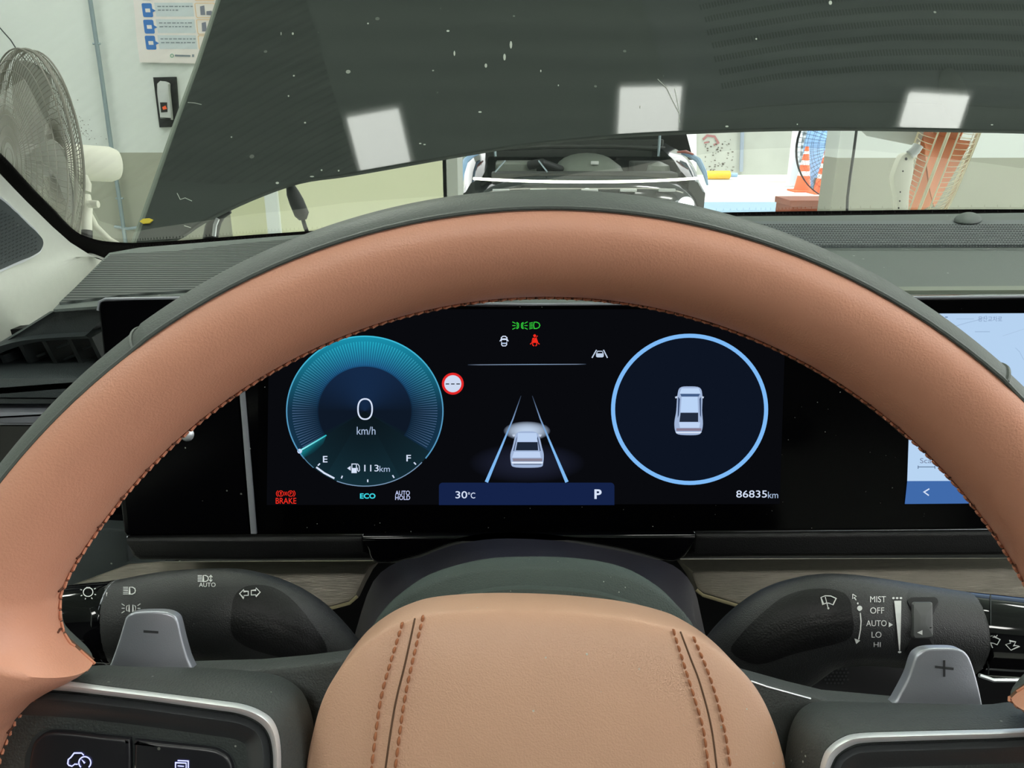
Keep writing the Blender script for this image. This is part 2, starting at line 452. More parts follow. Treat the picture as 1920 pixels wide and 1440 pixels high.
# flange along the side edge, with its pale reflection put into the colour
pts = [HOODP(x, y, -0.006) for x, y in [(640, -520), (500, -240), (411, 0), (370, 125), (328, 240), (288, 355), (250, 462)]]
obj('side_flange', tube(bmesh.new(), pts, 0.0042, 8), HOODEDGE, hd)
pts = [HOODP(x, y+0.5, -0.003) for x, y in [tuple(p)[:2] for p in edge]]
obj('rear_edge_seal', tube(bmesh.new(), pts, 0.0018, 6), RUBBER, hd)
# white specks stuck to the paint
mk = Marks()
for x, y, a, b in [(840, 58, 3.6, 2.4), (958, 84, 3, 9), (946, 107, 3, 8), (911, 123, 3, 5), (852, 100, 2, 6), (900, 210, 4, 2), (788, 269, 3, 1.5), (796, 271, 3, 1.5), (1363, 237, 4, 2), (1014, 133, 1.5, 3), (1047, 160, 1.5, 2), (690, 44, 2, 2), (572, 230, 2.4, 2), (541, 180, 1.8, 2), (434, 257, 1.8, 1.8), (549, 63, 2.4, 3), (527, 63, 1.2, 4), (551, 142, 2.2, 2), (520, 343, 4, 2.6), (585, 331, 5, 1.6), (603, 319, 2, 2), (635, 320, 2, 2), (1495, 233, 1.5, 1.5), (1860, 234, 3, 1.4), (1418, 73, 2, 2), (1557, 5, 4, 5), (1200, 200, 1.2, 3)]:
    mk.ell(x, y, a*0.8, b*0.8, n=10)
for a in ([(352, 192), (365, 193), (378, 196)], [(332, 362), (338, 374), (347, 371), (360, 377)], [(345, 423), (352, 425), (358, 427)], [(1233, 148), (1250, 165), (1262, 190), (1275, 215)], [(1180, 185), (1225, 180), (1265, 182)][:0] or [(1265, 165), (1272, 200), (1274, 230)]):
    mk.stroke(a, 1.1)
ps_ = mk.make('paint_specks', HOODP, 0.0006, mat('speck_white', C(196, 200, 190), 0.7), hd); ps_['kind'] = 'stuff'
# leaf caught on the hood corner
mk = Marks(); mk.poly([(262, 415), (268, 410), (280, 409), (287, 412), (280, 418), (268, 419)])
e_ = empty('fallen_leaf', HOODP(272, 414, 0.003), 'small yellow leaf lying on the lower left corner of the raised hood', 'leaf')
bm = prism([(262, 415), (268, 410), (280, 409), (287, 412), (280, 418), (268, 419)], HOODP.off(0.004), 0.0015)
obj('blade', bm, LEAF, e_)
# hood strut and hinge
YH = YP(1.06)
hs = empty('hood_strut', YH(575, 440), 'black rubber sleeved strut on a thin cable under the hood', 'strut')
obj('sleeve', tube(bmesh.new(), [YH(545, 350), YH(549, 362), YH(556, 378), YH(566, 402), YH(568, 412)], [0.006, 0.0085, 0.0098, 0.0098, 0.005], 12), RUBBER, hs)
obj('rod', tube(bmesh.new(), [YH(567, 408), YH(572, 425), YH(580, 446)], 0.0028, 8), BLACKPL, hs)
hh = empty('hood_hinge', YH(400, 445), 'black curved hood hinge arm under the left hood corner', 'hinge')
obj('arm', tube(bmesh.new(), [YH(432, 396), YH(416, 402), (YH(404, 412)), YH(398, 428), YH(392, 462)], [0.003, 0.006, 0.009, 0.0098, 0.0098], 10), RUBBER, hh)
obj('pin', tube(bmesh.new(), [YH(414, 408)-Vector((0, .012, 0)), YH(409, 420)-Vector((0, .012, 0)), YH(407, 440)-Vector((0, .012, 0))], 0.0028, 8), SATIN, hh)

# ------------------------------------------------------------------ windshield
def gz(x, y): return 1.15 + (0.90 - 0.57*(x-0.39)**2*(1 if x < 0.39 else 0.35) - y)*0.53
class Glass:
    def __call__(s, px, py, off=0.0):
        d = ray(px, py); a, b = 0.05, 3.0
        f = lambda t: (CAM+d*t).z - gz((CAM+d*t).x, (CAM+d*t).y)
        # inside: below glass -> negative
        t = 0.05
        while t < 3 and f(t) < 0: t += 0.01
        a, b = t-0.01, t
        for _ in range(20):
            m = (a+b)/2
            if f(m) < 0: a = m
            else: b = m
        p = CAM+d*a
        n = Vector((0, -0.47, -0.88)).normalized()
        return p + n*off
GL = Glass()
ws = empty('windshield', (0.39, 0.86, 1.15), 'clear windshield with a black dotted border, in front of the raised hood', 'windshield')
bm = bmesh.new()
for i in range(29):
    for j in range(21):
        x = -0.62+i*(1.95/28); yb = 0.92-0.57*(x-0.39)**2*(1 if x < 0.39 else 0.35)
        y = yb - j*0.72/20; bm.verts.new((x, y, gz(x, y)))
bm.verts.ensure_lookup_table()
for i in range(28):
    for j in range(20):
        a = i*21+j; bm.faces.new([bm.verts[k] for k in (a, a+1, a+22, a+21)])
obj('pane', bm, GLASSM, ws)
fin = sm([(-200, 90), (-100, 190), (0, 288), (33, 323), (67, 360), (100, 393), (125, 420), (150, 440), (183, 451), (217, 455), (260, 456), (350, 451), (450, 443), (550, 436), (700, 426), (900, 413), (1200, 402), (1420, 398), (1560, 396), (1920, 393), (2300, 400)], 4, False)
fout = sm([(-200, 108), (-100, 208), (-3, 312), (46, 366), (96, 417), (114, 436), (130, 449), (164, 470), (200, 483), (240, 482), (270, 477), (350, 470), (450, 458), (550, 448), (700, 440), (900, 428), (1200, 414), (1420, 409), (1560, 407), (1920, 402), (2300, 412)], 4, False)
bm = bmesh.new(); A = [GL(*p[:2], 0.003) for p in fin]; B = [GL(*p[:2], 0.003) for p in fout]
A2 = [p-Vector((0, -.002, -.003)) for p in A]; B2 = [p-Vector((0, -.002, -.003)) for p in B]
rings(bm, [A, B, B2, A2], close=False, loop=True); obj('black_border', bm, FRIT, ws, smooth=False)
mk = Marks()
for k in range(0, 320):
    t = k/319*(len(fin)-1); i = min(int(t), len(fin)-2); q = fin[i].lerp(fin[i+1], t-i); d = (fin[i+1]-fin[i]).normalized()
    nx, ny = d.y, -d.x
    if ny > 0: nx, ny = -nx, -ny
    for r_, s_ in ((1.4, 1.5), (0.9, 3.6)):
        mk.ell(q.x+nx*s_, q.y+ny*s_, r_, r_, n=6)
mk.make('border_dots', GL, 0.0032, FRIT, ws)['kind'] = 'stuff'

# ------------------------------------------------------------------ dashboard
TOPZ = 1.150
T = ZP(TOPZ)
db = empty('dashboard', (0.39, 0.6, 1.0), 'grey-green soft dashboard with a ribbed left top and perforated defroster strip', 'dashboard')
def strip(name, a, b, m, zoff=0.0, thick=0.01, plane=T, sub=1):
    """surface between two px polylines lying on the dash top"""
    bm = bmesh.new()
    A = [plane(*p)+Vector((0, 0, zoff)) for p in a]; B = [plane(*p)+Vector((0, 0, zoff)) for p in b]
    dn = Vector((0, 0, -thick))
    rings(bm, [A, B, [p+dn for p in B], [p+dn for p in A]], close=False, loop=True, cap0=False)
    return obj(name, bm, m, db, smooth=False)
TL = Plane((0, 0.62, 1.150), (0, 0, 1))
# main top pad
o = [T(x, y) for x, y in [(100, 580), (205, 474), (262, 464), (450, 449), (550, 441), (900, 416), (1200, 408), (1420, 406), (1920, 399), (2400, 402), (2400, 575), (1900, 570), (1500, 572), (500, 570), (186, 574)]]
bm = bmesh.new(); rings(bm, [[p+Vector((0, 0, -0.0015)) for p in o], o], cap0=True, cap1=True); obj('top_pad', bm, DASH, db, smooth=False)
# ribbed panel on the left
strip('ribbed_panel', [(208, 480), (330, 474), (450, 460), (560, 450), (700, 440)], [(112, 572), (245, 556), (360, 548), (470, 520), (700, 500)], DASHRIB, 0.0015, 0.002)
# slim band, perforated grille, edge highlight painted as a lighter strip on the right
strip('front_band', [(1300, 408), (1560, 406), (1920, 401), (2300, 404)], [(1300, 419), (1560, 417), (1920, 415), (2300, 418)], DASH, 0.001, 0.002)
gr = strip('defroster_grille', [(1300, 419), (1560, 418), (1920, 416), (2300, 418)], [(1300, 466), (1560, 465), (1920, 464), (2300, 466)], GRILLE, 0.002, 0.004)
mk = Marks()
for j in range(11):
    y = 421+j*4.1
    for i in range(120):
        x = 1400+i*5.6+(j % 2)*2.8
        if x < 1918+60: mk.poly([(x-1.6, y-0.9), (x+1.6, y-0.9), (x+1.6, y+0.9), (x-1.6, y+0.9)])
g_ = mk.make('grille_hole', Plane((0, 0, TOPZ+0.0022), (0, 0, 1)), 0.0004, DARKHOLE, db); g_['kind'] = 'stuff'
strip('edge_highlight', [(1500, 545), (1920, 542), (2300, 544)], [(1500, 552), (1920, 550), (2300, 552)], mat('dash_edge_highlight', C(120, 128, 114), 0.6), 0.002, 0.004)
# little round light sensor
s_ = empty('light_sensor', T(1815, 411), 'small clear dome sensor on the dash by the windshield edge', 'sensor')
obj('dome', dome([(1815+26*math.cos(a*math.pi/12), 411+7*math.sin(a*math.pi/12)) for a in range(24)], Plane((0, 0, TOPZ+0.004), (0, 0, 1)), 0.006, 0.001, 6, 0.6), DASH, s_)

# pillar trim with tweeter grille
pl = empty('pillar_trim', (-0.5, 0.55, 1.1), 'pale fabric covered windshield pillar with a dark speaker grille at left', 'pillar')
A = [GL(*p, 0.006) for p in [(-200, 108), (-100, 208), (0, 307), (50, 360), (100, 410), (133, 440), (167, 462), (206, 479)]]
Bp = [(-420, 330), (-380, 480), (-330, 640), (-230, 800), (-60, 760), (0, 700), (105, 584), (206, 481)]
Bq = [CAM + ray(x, y)*k for (x, y), k in zip(Bp, [0.48, 0.46, 0.44, 0.43, 0.46, 0.49, 0.545, 0.66])]
bm = bmesh.new(); rs = []
for s in range(9):
    t = s/8; rs.append([a.lerp(b, t) + Vector((0.0, -0.014, 0.012))*math.sin(math.pi*t) for a, b in zip(A, Bq)])
rs.append([p+Vector((-0.02, 0.03, -0.03)) for p in rs[-1]])
rings(bm, rs, close=False)
bmesh.ops.subdivide_edges(bm, edges=bm.edges, cuts=1, use_grid_fill=True)
ps = obj('trim_cover', bm, PILLAR, pl, ang=80)
PS = surf(ps)
def mapped(name, outline, mp, h, m, parent, base=-0.001, bev=0, nr=9):
    """a thin raised patch that follows the curved surface under it"""
    bm = bmesh.new(); P = [Vector(q[:2]) for q in outline]; c = sum(P, Vector((0, 0)))/len(P)
    rs = [[mp(p.x, p.y, base) for p in P]]
    for k in range(nr+1):
        f = 1-k/nr*0.97
        if bev and k == 0: f = 1-bev*0
        rs.append([mp(*(c+(p-c)*f), h*(0.5 if (bev and k == 0) else 1)) for p in P])
    rings(bm, rs, cap1=True); return obj(name, bm, m, parent)
gsh = [tuple(p) for p in sm([(-160, 330), (-60, 330), (0, 376), (30, 405), (62, 437), (71, 450), (68, 465), (55, 476), (0, 503), (-100, 545), (-200, 570), (-230, 450)], 4)]
mapped('grille_rim', [(x+(4 if x > -60 else 0), y+(4 if y > 440 else -3)) for x, y in gsh], PS, 0.002, SATIN, pl)
gp = mapped('speaker_grille', gsh, PS, 0.0035, DASHDARK, pl)
mk = Marks()
for r_ in range(16):
    for c_ in range(13):
        x = -30+c_*7.0+r_*0.0; y = 380+r_*7.4-c_*3.2+22
        if x+ (y-376)*0 > -30 and y < 492-x*0.45 and y > 392+x*0.92: mk.poly([(x-2.4, y+0.2), (x+1.6, y-2.6), (x+2.4, y-1.0), (x-1.6, y+1.8)])
mk.make('grille_slots', PS, 0.0045, DARKHOLE, pl)

# side dash: vent hood, air vent, lower strips
YV = YP(0.455)
hood_a = sm([(-200, 740), (-120, 705), (-40, 680), (0, 660), (60, 612), (104, 578), (150, 574), (215, 571)], 4, False)
hood_o = sm([(-200, 752), (-120, 722), (-40, 690), (0, 652), (30, 630), (70, 612), (120, 603), (215, 597)], 4, False)
hood_i = sm([(-200, 765), (-120, 735), (-40, 700), (0, 670), (32, 648), (75, 628), (125, 615), (215, 609)], 4, False)
bm = bmesh.new(); ks = [0.475]*len(hood_a)
rs = [[(T(*p[:2])-Vector((0, 0, .001))) if p[0] > 95 else CAM+ray(*p[:2])*0.445 for p in hood_a], [YV(*p[:2]) + Vector((0, -0.03, 0)) for p in hood_o], [YV(*p[:2])+Vector((0, -0.035, 0)) for p in [a.lerp(b, .3) for a, b in zip(hood_o, hood_i)]], [YV(*p[:2])+Vector((0, -0.03, 0)) for p in hood_i], [YV(*p[:2])+Vector((0, 0.03, 0)) for p in hood_i]]
rings(bm, rs, close=False); obj('vent_hood', bm, DASHDARK, db, ang=30)
av = bpy.data.objects.new('air_vent', None); COL.objects.link(av); av.parent = db; ROOT[av] = ROOT[db]; av['label'] = 'curved dark air vent with slanted vertical fins'
Y2 = YP(0.44)
obj('vent_back', prism([(-200, 640), (200, 600), (200, 722), (-200, 722)], YP(0.49), 0.01), VOIDPL, av)
for i, (xt, yt, xb, yb) in enumerate([(155, 605, 204, 706), (116, 609, 164, 706), (72, 622, 118, 706), (35, 642, 69, 706), (2, 666, 22, 706), (-34, 686, -20, 706)]):
    a = Y2(xt, yt); b = Y2(xb, yb); bm = bmesh.new()
    w_ = Vector((0.0012, 0, 0)); dpt = Vector((0.007, 0.035, 0))
    rings(bm, [[a-w_, a+w_, a+w_+dpt, a-w_+dpt], [b-w_, b+w_, b+w_+dpt, b-w_+dpt]], cap0=True, cap1=True)
    obj('fin', bm, DASHDARK, av, smooth=False)
Y3 = YP(0.445)
for (x0, y0, x1, y1) in [(105, 652, 128, 644), (70, 668, 86, 662), (120, 675, 150, 662), (82, 692, 98, 684), (132, 700, 160, 688), (155, 655, 172, 648), (30, 690, 50, 680)]:
    obj('cross_bar', tube(bmesh.new(), [Y3(x0, y0), Y3(x1, y1)], 0.0008, 6), GRILLE, av)
YL = YP(0.415)
obj('vent_lip', prism([tuple(p) for p in rrect(-250, 706, 180, 764, 12)], YL, 0.05, 0.006), DASHDARK, db)
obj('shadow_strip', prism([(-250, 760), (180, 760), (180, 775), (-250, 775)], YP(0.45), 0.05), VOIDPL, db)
obj('silver_strip', prism([tuple(p) for p in rrect(-250, 772, 120, 799, 4)], YL, 0.03, 0.002), PADDLE, db)
obj('side_gloss_panel', prism([(-250, 799), (225, 799), (240, 1010), (-250, 1010)], YP(0.45), 0.03), GLOSS, db)

# lower dash, brushed trim, black space behind the stalks
LOW = YP(0.435)
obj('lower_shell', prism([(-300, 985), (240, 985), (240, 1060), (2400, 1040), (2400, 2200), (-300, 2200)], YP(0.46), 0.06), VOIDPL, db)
obj('knee_panel', prism([(100, 985), (236, 992), (242, 1052), (300, 1065), (300, 1110), (60, 1110), (60, 985)], YP(0.44), 0.03, 0.003), DASHDARK, db)
TR = Plane(YP(0.425)(600, 1050), (0, -0.80, 0.60))
lt = [(100, 1108), (240, 1056), (300, 1052), (706, 1050), (694, 1064), (680, 1090), (668, 1116), (655, 1128), (596, 1144), (400, 1196), (60, 1196)]
obj('trim_panel', prism(lt, TR, 0.012, 0.002), BRUSHED, db, label='brushed metal trim left of the steering column')
obj('trim_edge', tube(bmesh.new(), [TR(400, 1199, 0.001), TR(596, 1147, 0.001), TR(655, 1131, 0.001), TR(670, 1118, 0.001)], 0.0011, 8), BRIGHTED, db)
rt_ = [(1276, 1047), (2300, 1044), (2300, 1200), (1700, 1200), (1427, 1146), (1318, 1112), (1306, 1102), (1296, 1075)]
obj('trim_panel', prism(rt_, TR, 0.012, 0.002), BRUSHED, db, label='brushed metal trim right of the steering column')
obj('trim_edge', tube(bmesh.new(), [TR(1306, 1106, 0.001), TR(1318, 1116, 0.001), TR(1427, 1149, 0.001), TR(1700, 1204, 0.001)], 0.0011, 8), BRIGHTED, db)

# ------------------------------------------------------------------ long display housing
LEAN = R(6)
PN = Vector((0, -math.cos(LEAN), math.sin(LEAN)))
P0 = CAM + ray(985, 780)*0.44
DP = Plane(P0, PN)
dp = empty('display_panel', DP(985, 1000), 'long black glossy display panel behind the steering wheel rim, lit instruments in it', 'display')
hs_o = [tuple(p) for p in sm([(184, 580), (187, 567), (197, 562)], 3, False)] + [(340, 560), (700, 568), (1000, 572), (1300, 570), (1700, 559), (1920, 557), (2350, 553), (2350, 982), (1900, 991), (1300, 997), (980, 1000), (482, 1003), (238, 1005), (232, 998)]
obj('housing', prism(hs_o, DP, 0.014, 0.0012, seg=3), PANELBLK, dp, ang=50)
# fine bright edge lines round the housing
obj('edge_trim', tube(bmesh.new(), [DP(x, y, -0.001) for x, y in [(184, 582), (187, 566), (198, 561), (340, 559), (700, 567), (1000, 571), (1300, 569), (1700, 558), (2350, 552)]], 0.0009, 6), PADDLE, dp)
obj('edge_trim', tube(bmesh.new(), [DP(x, y, 0.0) for x, y in [(238, 1007), (482, 1005), (980, 1002), (1300, 999), (1900, 993), (2350, 985)]], 0.0006, 6), PADDLE, dp)
obj('cover_glass', prism([(484, 576), (1000, 575), (1500, 575), (1720, 563), (2340, 558), (2340, 978), (1900, 988), (1300, 994), (484, 1000)], DP, 0.001, front=0.0008), SCREENGL, dp)
obj('divider_strip', prism([(435, 567), (444, 567), (481, 1001), (470, 1001)], DP, 0.002, 0.0004, front=0.0014), PADDLE, dp, label='slim silver divider strip')
obj('left_gloss_panel', prism([(196, 566), (432, 566), (467, 1000), (242, 1001)], DP, 0.001, front=0.0008), PANELBLK, dp)
kb = obj('round_button', dome([(352+14*math.cos(a*math.pi/10), 814+14*math.sin(a*math.pi/10)) for a in range(20)], DP, 0.004, 0.001, 6), SATIN, dp)
# cluster lower bezel
BZ = Plane(DP(985, 1003, 0.004), (0, -1, 0.25))
ob = lambda n, pts, m, f=0.0, th=0.012: obj(n, prism(pts, BZ, th, 0.003, front=f, seg=3), m, dp, ang=50)
ob('lower_bezel', [(236, 1008), (678, 1006), (686, 1030), (700, 1050), (500, 1052), (262, 1052), (246, 1044)], BLACKPL)
ob('lower_bezel', [(1306, 1001), (2300, 992), (2300, 1036), (1850, 1043), (1400, 1046), (1272, 1049), (1296, 1032)], BLACKPL)
arch = [tuple(p)[:2] for p in sm([(1292, 1040), (1262, 1056), (1207, 1042), (1140, 1027), (1053, 1014), (973, 1008), (907, 1010), (840, 1024), (787, 1044), (730, 1058), (700, 1055), (688, 1036)], 3, False)]
ob('column_bezel', [(680, 1004), (1304, 1001)] + arch, GLOSS, 0.003)

# ---- pictures on the screen
S = 0.0011
def disp(mk, name, off=S, label=None, parent=None): return mk.make(name, DP, off, DISP, parent or dp, label)
W1 = C(214, 226, 248); W2 = C(170, 190, 220); RED = C(240, 44, 30); GRN = C(52, 200, 60); CY = C(60, 214, 226)
mk = Marks(); mk.poly([(505, 580), (1474, 580), (1462, 945), (500, 947)], C(9, 10, 14)); disp(mk, 'instrument_screen', S-0.0001)
# speed gauge
gx, gy, rx, ry = 684, 771, 146.5, 140.5
def lerpc(a, b, t): return tuple(a[i]+(b[i]-a[i])*t for i in range(3))+(1,)
mk = Marks(); N = 120
def gcol(a, r):            # a deg clockwise from top -180..180, r 0..1
    up = max(0, math.cos(R(a)))
    base = C(12, 24, 42); mid = C(22, 78, 112); top = C(24, 152, 180)
    if r <= 0.60: return lerpc(C(14, 24, 38), C(22, 44, 76), up*0.8+0.0) if abs(a) < 120 else C(14, 28, 38)
    k = up**1.4
    c = lerpc(C(20, 50, 72), top, k*0.9)
    return lerpc(lerpc(C(16, 34, 54), C(26, 76, 118), k), c, (r-0.60)/0.4)
radii = [0.0, 0.25, 0.45, 0.595, 0.605, 0.8, 1.0]
for i in range(N):
    a0, a1 = -180+360*i/N, -180+360*(i+1)/N
    for r0, r1 in zip(radii[:-1], radii[1:]):
        q = [(gx+rx*r*math.sin(R(a)), gy-ry*r*math.cos(R(a))) for a, r in ((a0, r0), (a1, r0), (a1, r1), (a0, r1))]
        if abs((a0+a1)/2) > 122:
            cc = [lerpc(C(12, 22, 28), C(20, 46, 56), r**1.5*(1 if abs(a0) > 150 else 0.7)) for r in (r0, r0, r1, r1)]
        else: cc = [gcol(a0, r0 if r0 != 0.595 else 0.61), gcol(a1, r0 if r0 != 0.595 else 0.61), gcol(a1, r1 if r0 != 0.45 else 0.59), gcol(a0, r1 if r0 != 0.45 else 0.59)]
        if r0 == 0.0: q, cc = q[1:], cc[1:]
        mk.poly(q, cc)
sg = disp(mk, 'speed_gauge', label='round blue speed gauge reading 0 km/h')
S2 = S+0.0002; S3 = S+0.0004
mk = Marks()
for k in range(109):
    a = -121+242*k/108; up = max(0, math.cos(R(a)))
    c = lerpc(C(70, 96, 130), C(40, 180, 205), up**1.3); c0 = lerpc(C(22, 46, 66), C(36, 100, 150), up)
    u = Vector((math.sin(R(a))*rx, -math.cos(R(a))*ry)); g = Vector((gx, gy))
    mk.stroke([g+u*0.61, g+u*0.93], 1.5, [c0, c])
mk.make('gauge_ticks', DP, S2, DISP, sg)
mk = Marks()
n = 80
for a0, a1, wdt, c0, c1 in ((-129, 129, 2.4, None, None), (129, 141, 0, 0, 0), (-129, -141, 1.2, 0, 0)):
    if wdt == 2.4:
        pts = [(gx+rx*math.sin(R(a0+(a1-a0)*k/n)), gy-ry*math.cos(R(a0+(a1-a0)*k/n))) for k in range(n+1)]
        cs = [lerpc(C(84, 150, 190), C(60, 190, 220), max(0, math.cos(R(a0+(a1-a0)*k/n)))) for k in range(n+1)]
        mk.stroke(pts, 2.4, cs)
pts = [(gx+rx*math.sin(R(a)), gy-ry*math.cos(R(a))) for a in range(-229, -136, 4)]
mk.stroke([(gx+rx*math.sin(R(a)), gy-ry*math.cos(R(a))) for a in range(-159, -230, -4)], 1.7, C(120, 150, 180))
mk.stroke([(gx+rx*math.sin(R(a)), gy-ry*math.cos(R(a))) for a in (-127, -133, -139)], 1.5, C(84, 130, 160))
mk.make('gauge_ring', DP, S3, DISP, sg)
mk = Marks(); mk.stroke([(561, 846), (612, 816)], [3.2, 2.6], [C(150, 245, 250), C(40, 190, 200)])
mk.poly([(563, 848), (612, 817), (606, 832), (590, 848), (570, 858)], [C(20, 130, 140), C(18, 80, 90), C(16, 50, 60), C(14, 36, 46), C(16, 60, 70)])
mk.ell(562, 846, 4.5, 4.5, C(210, 222, 255), 14); mk.make('needle', DP, S3, DISP, sg, label='bright cyan needle resting at zero')
mk = Marks()
mk.stroke([(684.5+13.3*math.copysign(abs(math.cos(t))**0.85, math.cos(t)), 767+19*math.copysign(abs(math.sin(t))**0.85, math.sin(t))) for t in [2*math.pi*k/40 for k in range(40)]], 2.8, W1, closed=True)
mk.make('speed_digit', DP, S3, DISP, sg)
Marks().text('km/h', 669, 800, 704, 815, W2).make('unit_text', DP, S3, DISP, sg)
mk = Marks().text('E', 605.5, 855, 614, 867, W1, .01).text('F', 762, 853, 770.5, 865, W1, .01)
mk.stroke([(593, 876), (608, 887), (627, 897)], 3.4, W1)
for a, b in (((600, 869), (596, 873)), ((642, 892), (640, 897)), ((689.5, 899), (689.5, 904)), ((736, 891), (739, 896)), ((776, 867), (780, 871))): mk.stroke([a, b], 2.4, W1)
mk.make('fuel_scale', DP, S3, DISP, sg)
mk = Marks().text('113', 683, 871.5, 710, 884, W1).text('km', 711.5, 873.5, 731, 884.5, W2)
mk.poly([(651, 878), (657.5, 873.5), (657.5, 882.5)], W1)
mk.poly([(659, 887), (669, 887), (669, 877.5), (659, 877.5)], W1)
mk.stroke([(659.8, 878), (659.8, 870), (668.2, 870), (668.2, 878)], 1.6, W1)
mk.stroke([(670, 869.5), (673.5, 873.5), (674.2, 882), (672.5, 884), (670.6, 882), (670, 877)], 1.4, W1)
mk.make('range_readout', DP, S3, DISP, sg, label='fuel pump symbol and 113 km range')
# warning lights
mk = Marks().text('BRAKE', 517, 933.5, 555.5, 944.5, RED, .005)
for cx, ch in ((526.5, '!'), (545, 'P')):
    mk.arc(cx, 925.5, 5.2, 5.2, 0, 360, 1.3, RED, 20)
    mk.text(ch, cx-1.7, 922.4, cx+1.9, 928.6, RED, .01)
mk.arc(526.5, 925.5, 8.3, 7.2, 130, 230, 1.3, RED, 10).arc(545, 925.5, 8.3, 7.2, -50, 50, 1.3, RED, 10)
mk.arc(526.5, 925.5, 8.3, 7.2, -30, 30, 1.2, RED, 6).arc(545, 925.5, 8.3, 7.2, 150, 210, 1.2, RED, 6)
disp(mk, 'brake_warning', S3, 'red BRAKE warning symbol')
disp(Marks().text('ECO', 675, 925, 704, 935, CY, .03), 'eco_indicator', S3, 'cyan ECO text')
disp(Marks().text('AUTO', 741, 920, 768.5, 928.5, C(190, 200, 240), .015).text('HOLD', 741, 929, 769, 937.5, C(190, 200, 240), .015), 'auto_hold_indicator', S3, 'pale AUTO HOLD text')
# lamps
mk = Marks()
for s, cx in ((1, 967.5), (-1, 982.5)):
    mk.stroke([(cx+s*1.5, 604.5), (cx+s*4.5, 606.5), (cx+s*5, 610.5), (cx+s*4.5, 614.5), (cx+s*1.5, 616.5)], 1.6, GRN)
    mk.stroke([(cx+s*1.2, 604.5), (cx+s*2.6, 610.5), (cx+s*1.2, 616.5)], 1.4, GRN)
    for dy, ey in ((-4, -7), (0, 0), (4, 7)): mk.stroke([(cx-s*0.8, 610.5+dy), (cx-s*6.8, 610.5+ey)], 1.5, GRN)
disp(mk, 'position_lamp_indicator', S3, 'green side lamp symbol')
mk = Marks(); GR2 = GRN
mk.stroke([(1001.5, 604), (1006, 604), (1010.5, 606), (1012.3, 610), (1010.5, 614), (1006, 616), (1001.5, 616), (1000.6, 610)], 1.7, GRN, closed=True)
for k in range(5): mk.stroke([(999, 604.5+k*2.7), (992.5, 606+k*2.7)], 1.3, GRN)
disp(mk, 'dipped_beam_indicator', S3, 'green headlamp symbol')
mk = Marks()
mk.stroke([(940, 640), (940, 633), (943, 630.5), (947.5, 630.5), (950.5, 633), (950.5, 640)], 1.8, W1)
mk.poly([(940.5, 634.5), (950, 634.5), (950, 637.5), (940.5, 637.5)], W1)
mk.stroke([(940, 635.5), (937.2, 640)], 1.6, W1).stroke([(950.5, 635.5), (953.2, 640)], 1.6, W1)
mk.stroke([(940.5, 641.5), (940.5, 646.5), (942.5, 648.6), (948, 648.6), (950, 646.5), (950, 641.5)], 1.6, W1)
mk.poly([(941.5, 642.5), (949, 642.5), (949, 645), (941.5, 645)], W2)
disp(mk, 'door_ajar_indicator', S3, 'small white car outline with open doors')
mk = Marks()
mk.ell(1002.5, 629.5, 2.7, 2.7, RED, 14)
mk.poly([(998.5, 633.5), (1006, 633), (1009, 641.5), (996.5, 641.5)], RED)
mk.stroke([(1007.5, 629.5), (996.5, 641)], 1.0, C(20, 10, 12)).stroke([(1008, 629.5), (1005, 632.5)], 1.6, RED)
mk.stroke([(994, 645.5), (997.5, 642.5), (1003, 641.8), (1008, 642.5), (1011.5, 645.5)], 1.7, RED)
mk.stroke([(999, 643.5), (998.6, 646.5), (1001.5, 649)], 1.7, RED).stroke([(1006, 643.5), (1006.4, 646.5), (1004, 649)], 1.7, RED)
disp(mk, 'seat_belt_warning', S3, 'red seat belt warning figure')
mk = Marks(); LC = C(190, 205, 226)
mk.stroke([(1110, 671), (1118.5, 656)], 2.2, LC).stroke([(1139, 671), (1131.5, 656)], 2.2, LC)
mk.poly([(1117.5, 668.5), (1117.5, 662.5), (1132, 662.5), (1132, 668.5), (1129.5, 670), (1120, 670)], LC)
mk.stroke([(1118.5, 662.5), (1120.5, 658.6), (1129, 658.6), (1131, 662.5)], 1.5, LC)
disp(mk, 'lane_keeping_indicator', S3, 'grey car between lane lines symbol')
mk = Marks(); mk.stroke([(877, 684), (900, 684), (1000, 683.3), (1080, 683), (1099, 682.8)], 1.6, [C(30, 40, 54), C(110, 124, 146), C(120, 146, 176), C(110, 124, 146), C(30, 40, 54)])
disp(mk, 'divider_line', S3)
mk = Marks(); mk.ell(849, 719.5, 20.5, 20.5, C(226, 40, 40), 40); disp(mk, 'speed_limit_sign', S2, 'round red-rimmed white speed sign with three dashes')
mk = Marks(); mk.ell(849, 719.5, 16, 16, C(206, 218, 240), 36)
for k in (-1, 0, 1): mk.poly([(849+k*10-3.4, 719), (849+k*10+3.4, 719), (849+k*10+3.4, 720.9), (849+k*10-3.4, 720.9)], C(30, 34, 44))
# second pass for the dashes on top of the white disc
m1 = Marks(); m1.p = mk.p[:1]; disp(m1, 'speed_limit_face', S2+0.00015)
m1 = Marks(); m1.p = mk.p[1:]; disp(m1, 'speed_limit_dash', S2+0.0003)
